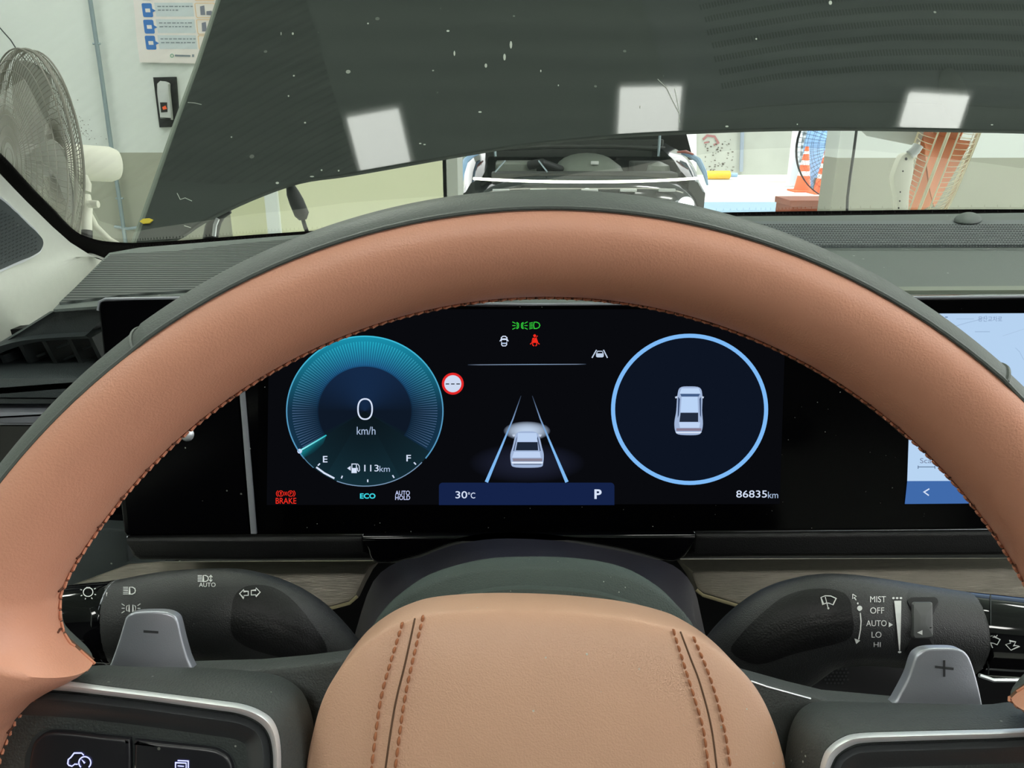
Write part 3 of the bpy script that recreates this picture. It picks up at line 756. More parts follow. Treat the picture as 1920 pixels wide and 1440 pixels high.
# lane view with the car from behind
mk = Marks()
for i in range(14):
    for j in range(40):
        pass
BK = C(9, 10, 14)
def soft(cx, cy, rx_, ry_, c, n=36, p=1.5, bgc=BK, rr=6):
    m = Marks()
    for k in range(rr):
        r0, r1 = k/rr, (k+1)/rr
        for i in range(n):
            a0, a1 = 2*math.pi*i/n, 2*math.pi*(i+1)/n
            q = [(cx+rx_*r*math.cos(a), cy+ry_*r*math.sin(a)) for a, r in ((a0, r0), (a1, r0), (a1, r1), (a0, r1))]
            cc = [lerpc(c, bgc, r**p) for r in (r0, r0, r1, r1)]
            if k == 0: q, cc = q[1:], cc[1:]
            m.poly(q, cc)
    return m
disp(soft(988, 868, 110, 38, C(30, 34, 52)), 'road_glow', S2)
disp(soft(988, 808, 44, 18, C(190, 208, 232), p=2.2, bgc=C(24, 27, 40)), 'beam_glow', S2+.0001)
mk = Marks()
LB0, LB1 = C(40, 50, 66), C(126, 184, 240)
mk.stroke([(977, 742), (962, 785), (940, 838), (912, 904)], [1.2, 2.4, 4, 6.5], [LB0, C(120, 150, 190), LB1, LB1])
mk.stroke([(998, 742), (1013, 785), (1035, 838), (1063, 904)], [1.2, 2.4, 4, 6.5], [LB0, C(120, 150, 190), LB1, LB1])
disp(mk, 'lane_line', S3, 'pair of pale blue lane lines')
def minicar(tr, name, label, rear):
    m = Marks(); m2 = Marks(); m3 = Marks()
    b1, b2, b3 = C(196, 216, 244), C(160, 180, 214), C(220, 232, 250)
    body = sm(tr['body'], 4); m.poly([tuple(p) for p in body], b2)
    for p in tr['roof']: m2.poly(*p)
    for p in tr['glass']: m3.poly(*p)
    b = disp(m, name, S3+.0001, label); m2.make('roof', DP, S3+.0002, DISP, b); m3.make('glass', DP, S3+.00035, DISP, b)
minicar(dict(
    body=[(972, 810), (988, 808.5), (1004, 810), (1011, 818), (1016, 838), (1019.5, 852), (1018.5, 868), (1014, 875.5), (988, 877), (963, 875.5), (958, 868), (957, 852), (961, 838), (966, 818)],
    roof=[([(971, 812), (1006, 812), (1008, 828), (970, 828)], C(186, 208, 240)),
          ([(964, 847), (1012, 847), (1014, 858), (960, 858)], C(190, 210, 242)),
          ([(959, 866), (1018, 866), (1017.5, 869), (960, 869)], C(226, 236, 252)),
          ([(960.5, 815), (966, 814), (966, 818), (962, 819)], C(190, 204, 226)), ([(1016, 815), (1010, 814), (1010, 818), (1014, 819)], C(190, 204, 226))],
    glass=[([(970, 829), (1008, 829), (1009, 844.5), (967, 844.5)], C(30, 40, 56)), ([(961, 859.5), (1017, 859.5), (1016.5, 865), (962, 865)], C(134, 130, 146)),
           ([(964.5, 845), (962, 846), (968, 822), (970, 818)], C(70, 84, 110)), ([(1012, 846), (1014, 845), (1008.5, 818), (1007, 822)], C(70, 84, 110)), ([(962, 870), (1016.5, 870), (1014, 871.2), (963, 871.2)], C(60, 70, 90))]),
    'car_picture', 'silver car seen from behind between lane lines', True)
mk = Marks(); bar = rrect(823, 905, 1152, 960, 7)
bar = [(x-(0 if y < 930 else 0), min(y, 947)) for x, y in bar]
mk.poly(bar, C(20, 34, 72)); disp(mk, 'status_bar', S2, 'navy status bar with 30 degrees and gear P')
mk = Marks().text('30', 854, 921, 876, 934.5, W1, .005).text('°C', 877.5, 923, 891, 934.5, W1, .005)
disp(mk, 'temperature_text', S3)
disp(Marks().text('P', 1114.5, 917.5, 1128, 935.5, W1, .03), 'gear_letter', S3)
# right round view
mk = Marks(); mk.ell(1293, 767.5, 143, 137.5, C(13, 20, 34), 64); rv = disp(mk, 'surround_gauge', S2, 'round view ringed in pale blue with a car seen from above')
mk = Marks(); mk.stroke([(1293+143.5*math.cos(2*math.pi*k/96), 767.5+138*math.sin(2*math.pi*k/96)) for k in range(96)], 7.6, C(126, 186, 246), closed=True)
mk.make('blue_ring', DP, S3, DISP, rv)
minicar(dict(
    body=[(1275, 727), (1292, 724.5), (1312, 727), (1317, 742), (1316.5, 770), (1318, 795), (1315, 810), (1309, 815), (1292, 816), (1272, 814.5), (1266, 808), (1264.5, 792), (1268, 770), (1270, 742)],
    roof=[([(1278, 728), (1310, 728), (1314, 738), (1274, 738)], C(190, 214, 246)), ([(1278, 744), (1308, 744), (1309, 773), (1276, 773)], C(186, 212, 246)),
          ([(1273, 792), (1313, 792), (1311, 802), (1275, 802)], C(190, 212, 244)), ([(1266.5, 810), (1316, 810), (1313, 812), (1269, 812)], C(226, 236, 252)),
          ([(1265.5, 744), (1270, 742.5), (1270, 746.5), (1266.5, 747)], C(190, 204, 226)), ([(1320, 744), (1315.5, 742.5), (1315.5, 746.5), (1319, 747)], C(190, 204, 226))],
    glass=[([(1275.5, 738.5), (1312.5, 738.5), (1310, 743.5), (1277.5, 743.5)], C(66, 92, 134)), ([(1276, 774), (1309, 774), (1309, 791), (1274, 791)], C(34, 44, 62)),
           ([(1271.5, 744), (1275, 748), (1273, 778), (1270.5, 784)], C(60, 78, 112)), ([(1314.5, 744), (1311.5, 748), (1312.5, 778), (1314.5, 784)], C(60, 78, 112)),
           ([(1268, 803), (1315, 803), (1315, 808), (1268, 808)], C(134, 124, 144))]),
    'car_picture', 'silver car seen from above inside the blue ring', False)
mk = Marks().text('86835', 1380.5, 919.5, 1438, 933, W1, .003).text('km', 1440, 922, 1459, 934, W2)
disp(mk, 'odometer', S3, 'odometer reading 86835 km')
# navigation screen
mk = Marks(); mk.poly([(1712, 588), (2330, 586), (2320, 900), (1701, 902)], [C(182, 210, 240)]*2+[C(184, 212, 242)]*2)
nv = disp(mk, 'navigation_screen', S2, 'pale blue map screen partly behind the rim')
mk = Marks(); mk.poly([(1701, 902), (2320, 900), (2316, 940), (1696.5, 945)], C(64, 106, 170)); mk.make('blue_toolbar', DP, S2, DISP, nv)
Marks().stroke([(1742.5, 916.5), (1732.5, 922.5), (1741.5, 929)], 2.4, W1).make('back_arrow', DP, S3, DISP, nv)
Marks().text('Scale', 1725, 859, 1758, 868.5, C(120, 130, 156)).make('scale_text', DP, S3, DISP, nv)
Marks().stroke([(1721.5, 873), (1721.5, 879)], 1.2, C(60, 80, 110)).stroke([(1721.5, 875.5), (1753, 875.5)], 1.2, C(60, 80, 110)).stroke([(1753, 873), (1753, 879)], 1.2, C(60, 80, 110)).make('scale_bar', DP, S3, DISP, nv)
Marks().text('용산교차로', 1834, 593, 1879, 603, C(128, 150, 184)).make('map_label', DP, S3, DISP, nv)
mk = Marks(); RC = C(160, 186, 216)
mk.stroke([(1828, 622), (1856, 622)], 1.6, RC).stroke([(1793, 598), (1826, 598)], 1.0, RC).stroke([(1790, 612), (1810, 606), (1834, 600), (1850, 592)], 1.2, RC)
mk.stroke([(1904, 652), (1912, 660), (1918, 672), (1940, 700)], 1.0, RC).stroke([(1772, 594.5), (1777, 594.5)], 1.6, C(80, 110, 150)).stroke([(1880, 630), (1960, 604)], 1.0, C(170, 196, 224))
mk.make('map_road', DP, S3, DISP, nv)

# ================================================================== STEERING WHEEL
WC = CAM + Vector((0.0130, 0.1554, -0.1908)); WT = 0.3758
WX = Vector((1, 0, 0)); WV = Vector((0, math.sin(WT), math.cos(WT))); WN = Vector((0, -math.cos(WT), math.sin(WT)))
RM, R1, R2 = 0.168, 0.0142, 0.0193
def wp(n): return Plane(WC + WN*n, WN)
sw = empty('steering_wheel', WC, 'brown leather steering wheel with black spokes seen close up from the driver side', 'steering wheel')
SPT = [(150, 0), (152.4, .6), (154.4, 3.2), (155.9, 6.3), (156.6, 9.5), (157.0, 13), (157.5, 18), (158.3, 17), (159.5, 14.5), (161.1, 10.5), (163.2, 6), (166, 2), (170, 0)]
def spur(th):                       # leather runs inwards to a point where the spokes leave the rim
    e = 0
    for q in (th, 174.2-th):
        for (a, u), (b, v) in zip(SPT[:-1], SPT[1:]):
            if a <= q < b: e = max(e, u+(v-u)*(q-a)/(b-a))
    return e/1000
def rim_pt(th, ph, grow=0.0):
    c, s = math.cos(R(ph)), math.sin(R(ph))
    top = 0.0006 if 47 < th < 127 else 0.0
    back = 1.0 if (ph < 68 or ph > 200) else 0.0
    r1 = R1 + grow + top*back
    ra = RM + r1*c
    if c < 0: ra -= spur(th)*(-c)**0.7
    n = (R2+grow+top*back)*s
    u = WX*math.cos(R(th)) + WV*math.sin(R(th))
    return WC + u*ra + WN*n
def rim_band(name, phs, grow, m, cover_ends=True):
    bm = bmesh.new(); rs = []
    N = 720
    for i in range(N):
        th = 360*i/N
        row = [rim_pt(th, ph, grow) for ph in phs]
        rs.append(row)
    rings(bm, rs, close=False, loop=True)
    return obj(name, bm, m, sw, ang=70)
n_ = 30
front = [68+(200-68)*k/n_ for k in range(n_+1)]
rim_band('rim_front_leather', [66]+front+[202], 0.0, LEATHER)
rim_band('rim_back_leather', [198+(430-198)*k/34 for k in range(35)], -0.0001, DARKLEATHER)
# fine gathered seam on the outer edge of the brown leather
bm = bmesh.new()
tube(bm, [rim_pt(2*k, 67.3, 0.0000) for k in range(180)], 0.0006, 6, closed=True); obj('outer_seam', bm, DARKLEATHER, sw)
bm = bmesh.new()
tube(bm, [rim_pt(.5*k, 201.5, -0.0002) for k in range(720)], 0.0006, 6, closed=True); obj('inner_seam', bm, SEAM, sw)
for th in (127, 47):
    bm = bmesh.new(); tube(bm, [rim_pt(th + 0.5*math.sin(ph/40), ph, 0.0) for ph in range(-60, 67, 6)], 0.0005, 6); obj('back_leather_joint', bm, DARKLEATHER, sw)
bm = bmesh.new(); random.seed(3)
for k in range(0, 190):
    th = -5 + k*1.0
    if th > 176: continue
    a = rim_pt(th, 199.5, 0.0003); b = rim_pt(th+0.55, 197.0+random.uniform(-1, 1), 0.0006); c = rim_pt(th+0.75, 199.0, 0.0004)
    tube(bm, [a, b, c], 0.00042, 5)
st = obj('inner_stitching', bm, THREADL, sw); st['kind'] = 'stuff'
bm = bmesh.new()
for k in range(0, 48):
    th = -4 + k*3.8
    L = 11 if th > 120 else 7
    tube(bm, [rim_pt(th, 200, 0.0003), rim_pt(th-0.25, 200-L*0.55, 0.0004), rim_pt(th-0.1, 200-L, 0.0003)], 0.00030, 5)
st = obj('cross_thread', bm, THREADD, sw); st['kind'] = 'stuff'

# hub: frame, rounded cover behind, airbag pad
fr_ = [(470, 1258), (560, 1250), (640, 1240), (700, 1205), (850, 1190), (1150, 1190), (1300, 1205), (1410, 1276), (1500, 1301), (1570, 1318), (1760, 1335), (1760, 1700), (1600, 1900), (450, 1900), (330, 1700), (330, 1262)]
obj('hub_frame', prism(fr_, wp(-0.036), 0.012, 0.002), SOFTPLAST, sw, ang=50)
obj('frame_highlight_edge', tube(bmesh.new(), [wp(-0.0355)(x, y) for x, y in [(1408, 1277), (1440, 1288), (1520, 1310)]], 0.0003, 6), SATIN, sw)  # highlight on the hub frame edge modelled as a thin bright tube
cv = sm([(688, 1205), (700, 1175), (735, 1140), (800, 1098), (900, 1070), (1000, 1064), (1100, 1068), (1185, 1085), (1250, 1120), (1290, 1158), (1306, 1198), (1300, 1290), (1000, 1330), (700, 1290)], 4)
obj('hub_cover', dome([tuple(p)[:2] for p in cv], wp(-0.046), 0.010, 0.02, 10, 0.9), HUBPLAST, sw, ang=60)
cv2 = sm([(760, 1200), (790, 1160), (850, 1125), (930, 1108), (1020, 1106), (1120, 1115), (1200, 1140), (1255, 1175), (1275, 1210), (1200, 1290), (800, 1290)], 4)
obj('hub_cover_step', dome([tuple(p)[:2] for p in cv2], wp(-0.0345), 0.002, 0.006, 8, 0.9), HUBPLAST, sw, ang=60)
PADP = wp(-0.014)
pd = [tuple(p)[:2] for p in sm([(575, 1440), (588, 1370), (605, 1312), (630, 1265), (670, 1216), (715, 1182), (757, 1162), (800, 1150), (870, 1143), (950, 1141), (1050, 1144), (1150, 1153), (1215, 1164), (1265, 1177), (1300, 1191), (1350, 1222), (1395, 1262), (1425, 1302), (1448, 1350), (1464, 1400), (1474, 1450), (1480, 1560), (1460, 1700), (1400, 1820), (1230, 1900), (1020, 1920), (820, 1900), (660, 1820), (585, 1700), (566, 1560)], 5)]
pad = obj('airbag_pad', dome(pd, PADP, 0.011, 0.020, 16, 0.55, centre=(1025, 1530)), PADLEATHER, sw, ang=65)
PD = surf(pad)
def stitchrow(name, pts, m, L=20, gap=4, wd=0.00042, mp=PD, lift=0.0004):
    P = sm(pts, 10, False); bm = bmesh.new(); acc = []; 
    d = [0]
    for a, b in zip(P[:-1], P[1:]): d.append(d[-1]+(b-a).length)
    def at(s):
        for i in range(len(d)-1):
            if d[i+1] >= s: return P[i].lerp(P[i+1], (s-d[i])/max(1e-6, d[i+1]-d[i]))
        return P[-1]
    s = 2; 
    while s < d[-1]-L:
        l = L*(0.55+0.45*s/d[-1])
        tube(bm, [mp(*at(s+l*t)[:2], lift+0.0004*math.sin(math.pi*t)) for t in (0, .25, .5, .75, 1)], [wd*.5, wd, wd*1.1, wd, wd*.5], 6); s += l+gap
    o = obj(name, bm, m, sw); o['kind'] = 'stuff'; return o
def groove(name, pts, m, r, mp=PD, off=0.0):
    P = sm(pts, 8, False)
    return obj(name, tube(bmesh.new(), [mp(*p[:2], off) for p in P], r, 6), m, sw)
stitchrow('pad_stitching', [(757, 1167), (737, 1230), (718, 1297), (708, 1357), (698, 1440), (692, 1500)], THREAD)
stitchrow('pad_stitching', [(795, 1154), (772, 1250), (757, 1327), (742, 1440), (736, 1500)], THREAD)
stitchrow('pad_stitching', [(1297, 1194), (1323, 1253), (1343, 1313), (1357, 1370), (1368, 1440), (1376, 1500)], THREAD)
stitchrow('pad_stitching', [(1260, 1180), (1280, 1243), (1300, 1307), (1317, 1367), (1327, 1440), (1334, 1500)], THREAD)
groove('pad_seam', [(778, 1160), (760, 1243), (740, 1327), (723, 1440), (716, 1500)], SEAM, 0.0003)
groove('pad_seam', [(1276, 1185), (1295, 1235), (1313, 1283), (1333, 1360), (1344, 1440), (1350, 1500)], SEAM, 0.0003)

# spokes: shell, satin trim loop, glossy panel, buttons
def loftpx(layers, m, name, cap=True, parent=sw, ang=45, label=None):
    bm = bmesh.new(); rs = []
    for pts, n in layers:
        P = [tuple(p)[:2] for p in sm(pts, 5)]
        rs.append([wp(n)(x, y) for x, y in P])
    rings(bm, rs, cap0=cap, cap1=cap)
    return obj(name, bm, m, parent, ang=ang, label=label)
def off_px(pts, k):
    c = Vector((sum(p[0] for p in pts)/len(pts), sum(p[1] for p in pts)/len(pts)))
    N = len(pts); out = []
    for i in range(N):
        t = (Vector(pts[(i+1) % N])-Vector(pts[i-1])).normalized(); n = Vector((-t.y, t.x))
        if n.dot(c-Vector(pts[i])) > 0: n = -n
        out.append(tuple(Vector(pts[i])+n*k))
    return out
# matched point lists (same count) around each spoke, shell back -> shell front -> trim
Lsh = [(160, 1250), (250, 1250), (400, 1253), (500, 1262), (548, 1280), (575, 1312), (590, 1370), (596, 1450), (592, 1560), (560, 1690), (420, 1780), (180, 1800), (-60, 1750), (-140, 1620), (-150, 1450), (-60, 1290)]
Ltr = [(60, 1273), (233, 1291), (400, 1312), (455, 1320), (490, 1333), (513, 1352), (525, 1388), (527, 1450), (520, 1560), (490, 1650), (380, 1710), (180, 1730), (-50, 1690), (-118, 1580), (-128, 1440), (-60, 1300)]
Lin = [(60, 1293), (233, 1308), (395, 1330), (447, 1338), (480, 1351), (500, 1370), (510, 1400), (512, 1450), (505, 1555), (474, 1640), (372, 1692), (180, 1712), (-40, 1674), (-102, 1572), (-112, 1446), (-50, 1318)]
Rsh = [(1905, 1318), (1842, 1321), (1680, 1318), (1560, 1315), (1516, 1320), (1490, 1345), (1476, 1390), (1470, 1460), (1474, 1570), (1500, 1700), (1640, 1800), (1880, 1830), (2090, 1780), (2170, 1640), (2150, 1480), (1990, 1350)]
Rtr = [(1960, 1367), (1850, 1368), (1675, 1372), (1608, 1375), (1581, 1382), (1558, 1397), (1543, 1418), (1536, 1460), (1540, 1570), (1565, 1670), (1670, 1750), (1880, 1770), (2060, 1720), (2120, 1610), (2110, 1500), (2020, 1400)]
Rin = [(1960, 1384), (1850, 1385), (1686, 1390), (1620, 1393), (1595, 1399), (1574, 1412), (1561, 1430), (1553, 1465), (1556, 1565), (1580, 1658), (1680, 1732), (1880, 1752), (2050, 1704), (2104, 1600), (2094, 1505), (2014, 1416)]
for tag_, sh, tr, inn in (('left', Lsh, Ltr, Lin), ('right', Rsh, Rtr, Rin)):
    mid = [((a[0]*.5+b[0]*.5), (a[1]*.5+b[1]*.5)) for a, b in zip(sh, tr)]
    so = loftpx([(sh, -0.034), (sh, -0.026), (mid, -0.010), (off_px(tr, 1.5), -0.004), (inn, -0.006)], SOFTPLAST, 'spoke_shell')
    md = [((a[0]+b[0])/2, (a[1]+b[1])/2) for a, b in zip(tr, inn)]
    to = loftpx([(tr, -0.007), (tr, -0.0035), (md, -0.0016), (inn, -0.0026), (inn, -0.008)], SATIN, 'spoke_trim', cap=False, label='satin silver trim loop')
    in2 = off_px(inn, -14); in3 = off_px(inn, -40)
    po = loftpx([(inn, -0.0075), (off_px(inn, -7), -0.0045), (off_px(inn, -18), -0.0033), (off_px(inn, -32), -0.0040), (off_px(inn, -50), -0.0062)], SHINYPOD, 'spoke_panel', ang=60)
BTP = wp(-0.0050)
def button(outline, name, f=-0.0040):
    return obj(name, prism([tuple(p)[:2] for p in sm(outline, 4)], wp(f), 0.006, 0.0011, seg=4), BUTTON, sw, ang=50)
obj('button_recess', prism([tuple(p)[:2] for p in sm([(46, 1440), (54, 1400), (66, 1379), (88, 1368), (130, 1369), (245, 1380), (380, 1396), (415, 1402), (435, 1420), (443, 1450), (440, 1560), (60, 1560)], 4)], wp(-0.0056), 0.004), DARKHOLE, sw)
b1 = button([(52, 1450), (58, 1402), (70, 1384), (90, 1373), (130, 1374), (200, 1382), (236, 1386), (243, 1391), (244, 1450), (243, 1546), (150, 1552), (60, 1546)], 'drive_button')
b2 = button([(250, 1450), (251, 1394), (257, 1389), (300, 1394), (385, 1403), (412, 1410), (430, 1426), (436, 1455), (434, 1540), (350, 1552), (254, 1546)], 'page_button')
BF = wp(-0.0038)
mk = Marks()
mk.stroke([(136, 1437), (129, 1435), (127, 1432), (128, 1424), (133, 1420), (139, 1412), (153, 1412), (157, 1416)], 2.3).stroke([(141, 1433), (146, 1433)], 2.2).stroke([(136, 1436), (141, 1432)], 2)
mk.arc(159, 1430, 11.2, 11.2, 130, 410, 2.3).stroke([(153, 1424), (159, 1431)], [1.0, 3.4])
mk.make('car_gauge_icon', BF, 0.0001, BLUELIT, b1, label='blue lit car and gauge icon')
mk = Marks()
mk.stroke([(333, 1426), (353, 1427), (353, 1446)], 2.2).stroke([(329, 1446), (329, 1430), (349, 1431), (349, 1446)], 2.0).stroke([(333, 1436), (345, 1437)], 1.8).stroke([(333, 1441), (345, 1442)], 1.8)
mk.make('page_icon', BF, 0.0001, BLUELIT, b2, label='blue lit stacked pages icon')
# recess and controls on the right pod, mostly below the frame
obj('media_button', prism([tuple(p)[:2] for p in sm([(1640, 1470), (1800, 1462), (2020, 1462), (2030, 1560), (1850, 1580), (1650, 1570)], 4)], wp(-0.0040), 0.006, 0.001), BUTTON, sw)
# paddles
def paddle(outline, label):
    return obj('shift_paddle', prism([tuple(p)[:2] for p in sm(outline, 4)], wp(-0.040), 0.004, 0.0008, seg=3), PADDLE, sw, ang=50, label=label)
p1 = paddle([(196, 1275), (207, 1243), (220, 1206), (231, 1170), (236, 1157), (250, 1149), (285, 1147), (312, 1149), (328, 1157), (334, 1170), (341, 1200), (350, 1232), (366, 1290), (280, 1310)], 'satin grey left paddle with a minus mark')
p2 = paddle([(1660, 1352), (1682, 1312), (1705, 1268), (1716, 1235), (1726, 1223), (1742, 1217), (1775, 1216), (1801, 1218), (1815, 1228), (1824, 1246), (1834, 1280), (1843, 1322), (1848, 1360), (1760, 1370)], 'satin grey right paddle with a plus mark')
PP = wp(-0.040)
Marks().poly([(269, 1181.5), (297, 1183.5), (297, 1188), (269, 1186)]).make('minus_mark', PP, 0.0002, PRINTDK, p1)
Marks().poly([(1753, 1248), (1788, 1252), (1788, 1256.5), (1753, 1252.5)]).poly([(1768, 1238), (1772.5, 1238), (1772.5, 1269), (1768, 1269)]).make('plus_mark', PP, 0.0002, PRINTDK, p2)

# ================================================================== COLUMN AND STALKS
cs = empty('steering_column_cover', CAM+ray(1000, 1300)*0.34, 'black folded steering column cover between the two stalks behind the hub', 'column cover')
bm = bmesh.new(); rs = []
arc0 = [(640, 1300), (668, 1180), (700, 1090), (745, 1054), (787, 1045), (840, 1025), (907, 1012), (973, 1010), (1053, 1015), (1140, 1029), (1207, 1044), (1262, 1060), (1300, 1100), (1320, 1180), (1350, 1300)]
arc1 = [(650, 1400), (670, 1300), (700, 1240), (760, 1180), (800, 1150), (850, 1120), (910, 1100), (975, 1090), (1050, 1094), (1130, 1110), (1190, 1130), (1240, 1165), (1290, 1220), (1320, 1300), (1350, 1400)]
for t in [k/10 for k in range(11)]:
    d = 0.415 - 0.115*t; row = []
    for i, (a, b) in enumerate(zip([tuple(p)[:2] for p in sm(arc0, 3, False)], [tuple(p)[:2] for p in sm(arc1, 3, False)])):
        sag = 0.05*math.sin(math.pi*t)*0.08*(1+math.cos(i*0.9))
        x = a[0]*(1-t)+b[0]*t; y = a[1]*(1-t)+b[1]*t
        row.append(CAM + ray(x, y)*d + Vector((0, 0, -sag*0.6)))
    rs.append(row)
rings(bm, rs, close=False)
obj('soft_gaiter', bm, mat('gaiter_violet_black', C(34, 31, 38), 0.5, bump=0.3, bscale=1200), cs, ang=80)
CP = Plane(CAM+ray(1000, 1250)*0.345, (0, -0.93, 0.36))
lowo = [(300, 1290), (335, 1228), (380, 1212), (430, 1208), (480, 1213), (530, 1232), (560, 1256), (640, 1290), (700, 1250), (1000, 1200), (1300, 1240), (1390, 1280), (1440, 1243), (1500, 1222), (1570, 1217), (1640, 1222), (1720, 1245), (1780, 1300), (1700, 1500), (1300, 1700), (700, 1700), (300, 1500)]
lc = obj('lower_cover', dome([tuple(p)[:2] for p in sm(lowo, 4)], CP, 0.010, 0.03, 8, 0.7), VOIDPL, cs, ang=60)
LC_ = surf(lc)
mk = Marks()
for j in range(6):
    for i in range(8):
        x = 1540+i*7+(j % 2)*3.5; y = 1248+j*6.5
        if (x-1566)**2/26**2+(y-1265)**2/20**2 < 1: mk.ell(x, y, 2.4, 2.2, n=6)
mk.make('vent_hole', LC_, 0.0004, mat('hole_grey', C(42, 44, 46), 0.8), cs)

def stalk(name, secs, label, m=STALKPL):
    """secs: (px, py centre, half height px, depth m, squash)"""
    root = empty(name, CAM+ray(secs[0][0], secs[0][1])*secs[0][3], label, 'stalk')
    return root
def stalk_body(nm, secs, m, root, cap=True, seg=28, ang=50):
    bm = bmesh.new(); rs = []
    cs_ = [CAM+ray(x, y)*d for x, y, h, d, q in secs]
    for i, (x, y, h, d, q) in enumerate(secs):
        a = cs_[max(i-1, 0)]; b = cs_[min(i+1, len(secs)-1)]; t = (b-a).normalized()
        u = (UP - t*UP.dot(t)).normalized(); v = t.cross(u).normalized()
        r = h/F*d*FW.dot(FW)
        rs.append([cs_[i] + u*r*math.cos(2*math.pi*k/seg) + v*r*q*math.sin(2*math.pi*k/seg) for k in range(seg)])
    rings(bm, rs, cap0=True, cap1=True)
    return obj(nm, bm, m, root, ang=ang)
def interp(secs, n=6):
    P = [Vector((s[0], s[1], s[2], s[3])) for s in secs]; Q = [s[4] for s in secs]; out = []
    for i in range(len(P)-1):
        a, b, c, d = P[max(i-1, 0)], P[i], P[i+1], P[min(i+2, len(P)-1)]
        for k in range(n):
            t = k/n; v = 0.5*((2*b)+(c-a)*t+(2*a-5*b+4*c-d)*t*t+(3*b-a-3*c+d)*t**3)
            out.append((v[0], v[1], v[2], v[3], Q[i]+(Q[i+1]-Q[i])*t))
    p = P[-1]; out.append((p[0], p[1], p[2], p[3], Q[-1])); return out
# left stalk: lights
ls = stalk('light_stalk', [(95, 1165, 70, .31, 1)], 'black headlamp and indicator stalk left of the column with white AUTO and arrow symbols')
lb = stalk_body('stalk_body', interp([(219, 1166, 77, .305, .9), (300, 1157, 83, .305, .9), (380, 1152, 84, .306, .9), (450, 1158, 88, .308, .85), (520, 1190, 94, .312, .8), (580, 1240, 92, .318, .75), (650, 1330, 90, .325, .7)]), STALKPL, ls)
lk = stalk_body('rotary_knob', interp([(60, 1172, 66, .304, .95), (90, 1171, 68, .304, .95), (150, 1169, 73, .304, .95), (206, 1167, 76, .3045, .92), (213, 1166.5, 77, .305, .9)], 3), GLOSS, ls)
obj('knob_ring', tube(bmesh.new(), [CAM+ray(216.5, 1166)*.305 + (UP*math.cos(a)*0.0158 + FW*math.sin(a)*0.0142) for a in [2*math.pi*k/40 for k in range(40)]], 0.0006, 6, closed=True), PADDLE, ls)
obj('knob_grip', tube(bmesh.new(), [CAM+ray(x, y)*.2928 for x, y in [(172, 1139), (180, 1152), (181, 1168), (180, 1184), (174, 1200)]], [0.0008, 0.0022, 0.003, 0.0022, 0.0008], 8), GLOSS, ls)
LB = surf(lb); LK = surf(lk)
# thumb recess, oval
rc = [tuple(p)[:2] for p in sm([(434, 1150), (440, 1118), (460, 1101), (490, 1098), (520, 1106), (552, 1130), (585, 1170), (612, 1215), (600, 1240), (540, 1235), (470, 1215), (436, 1190)], 4)]
mapped('thumb_recess', rc, LB, 0.0004, BLACKPL, ls, base=-0.001)
WP_ = 0.0005
def pm(mk, name, mp, root, off=WP_, label=None): return mk.make(name, mp, off, PRINT, root, label)
def lowbeam(mk, x, y, w_, h_, rays=5, dirn=0):
    mk.stroke([(x+w_*.52, y), (x+w_*.75, y), (x+w_*.95, y+h_*.2), (x+w_, y+h_*.5), (x+w_*.95, y+h_*.8), (x+w_*.75, y+h_), (x+w_*.52, y+h_)], 1.7, closed=True)
    for k in range(rays): mk.stroke([(x+w_*.4, y+h_*(0.02+k*.24)), (x, y+h_*(0.02+k*.24)+h_*0.02*dirn)], 1.3)
mk = Marks(); lowbeam(mk, 232, 1102.5, 23, 12.5); pm(mk, 'beam_symbol', LB, ls)
mk = Marks(); lowbeam(mk, 371, 1081, 20, 11); mk.stroke([(395.5, 1082), (395.5, 1091)], 1.4).stroke([(392.5, 1084), (395.5, 1080.5), (398.5, 1084)], 1.2).stroke([(392.5, 1088.5), (395.5, 1092), (398.5, 1088.5)], 1.2)
mk.text('AUTO', 373.5, 1094, 404.5, 1101.5, bold=.008); pm(mk, 'auto_beam_symbol', LB, ls)
mk = Marks()
for s, cx in ((1, 244.5), (-1, 249.5)):
    mk.stroke([(cx-s*1.0, 1134.5), (cx-s*5.5, 1137), (cx-s*6.2, 1141), (cx-s*5.5, 1144.5), (cx-s*1.0, 1147)], 1.5, closed=True)
    for dy, ey in ((-4, -7), (0, 0), (4, 7)): mk.stroke([(cx-s*9.5, 1141+dy*1.2), (cx-s*15, 1141+ey*1.2)], 1.4)
pm(mk, 'side_lamp_symbol', LB, ls)
mk = Marks()
mk.stroke([(449, 1115), (457, 1107), (457, 1111), (465, 1110.5), (465, 1118), (457, 1118.5), (457, 1123)], 1.5, closed=True)
mk.stroke([(487, 1112), (479, 1105), (479, 1108.5), (470.5, 1109), (470.5, 1117.5), (479, 1117), (479, 1120.5)], 1.5, closed=True)
pm(mk, 'indicator_arrows', LB, ls, 0.0009)
mk = Marks(); mk.arc(166, 1112, 9, 8, 0, 360, 1.6, n=24).stroke([(162, 1104), (170, 1104)], 2.4)
for a in (20, 60, 110, 150, 200, 330): mk.stroke([(166+12.5*math.cos(R(a)), 1112+11*math.sin(R(a))), (166+16*math.cos(R(a)), 1112+14*math.sin(R(a)))], 1.5)
mk.poly([(200, 1112), (209, 1115.5), (200, 1119)]); pm(mk, 'lamp_symbol', LK, ls)
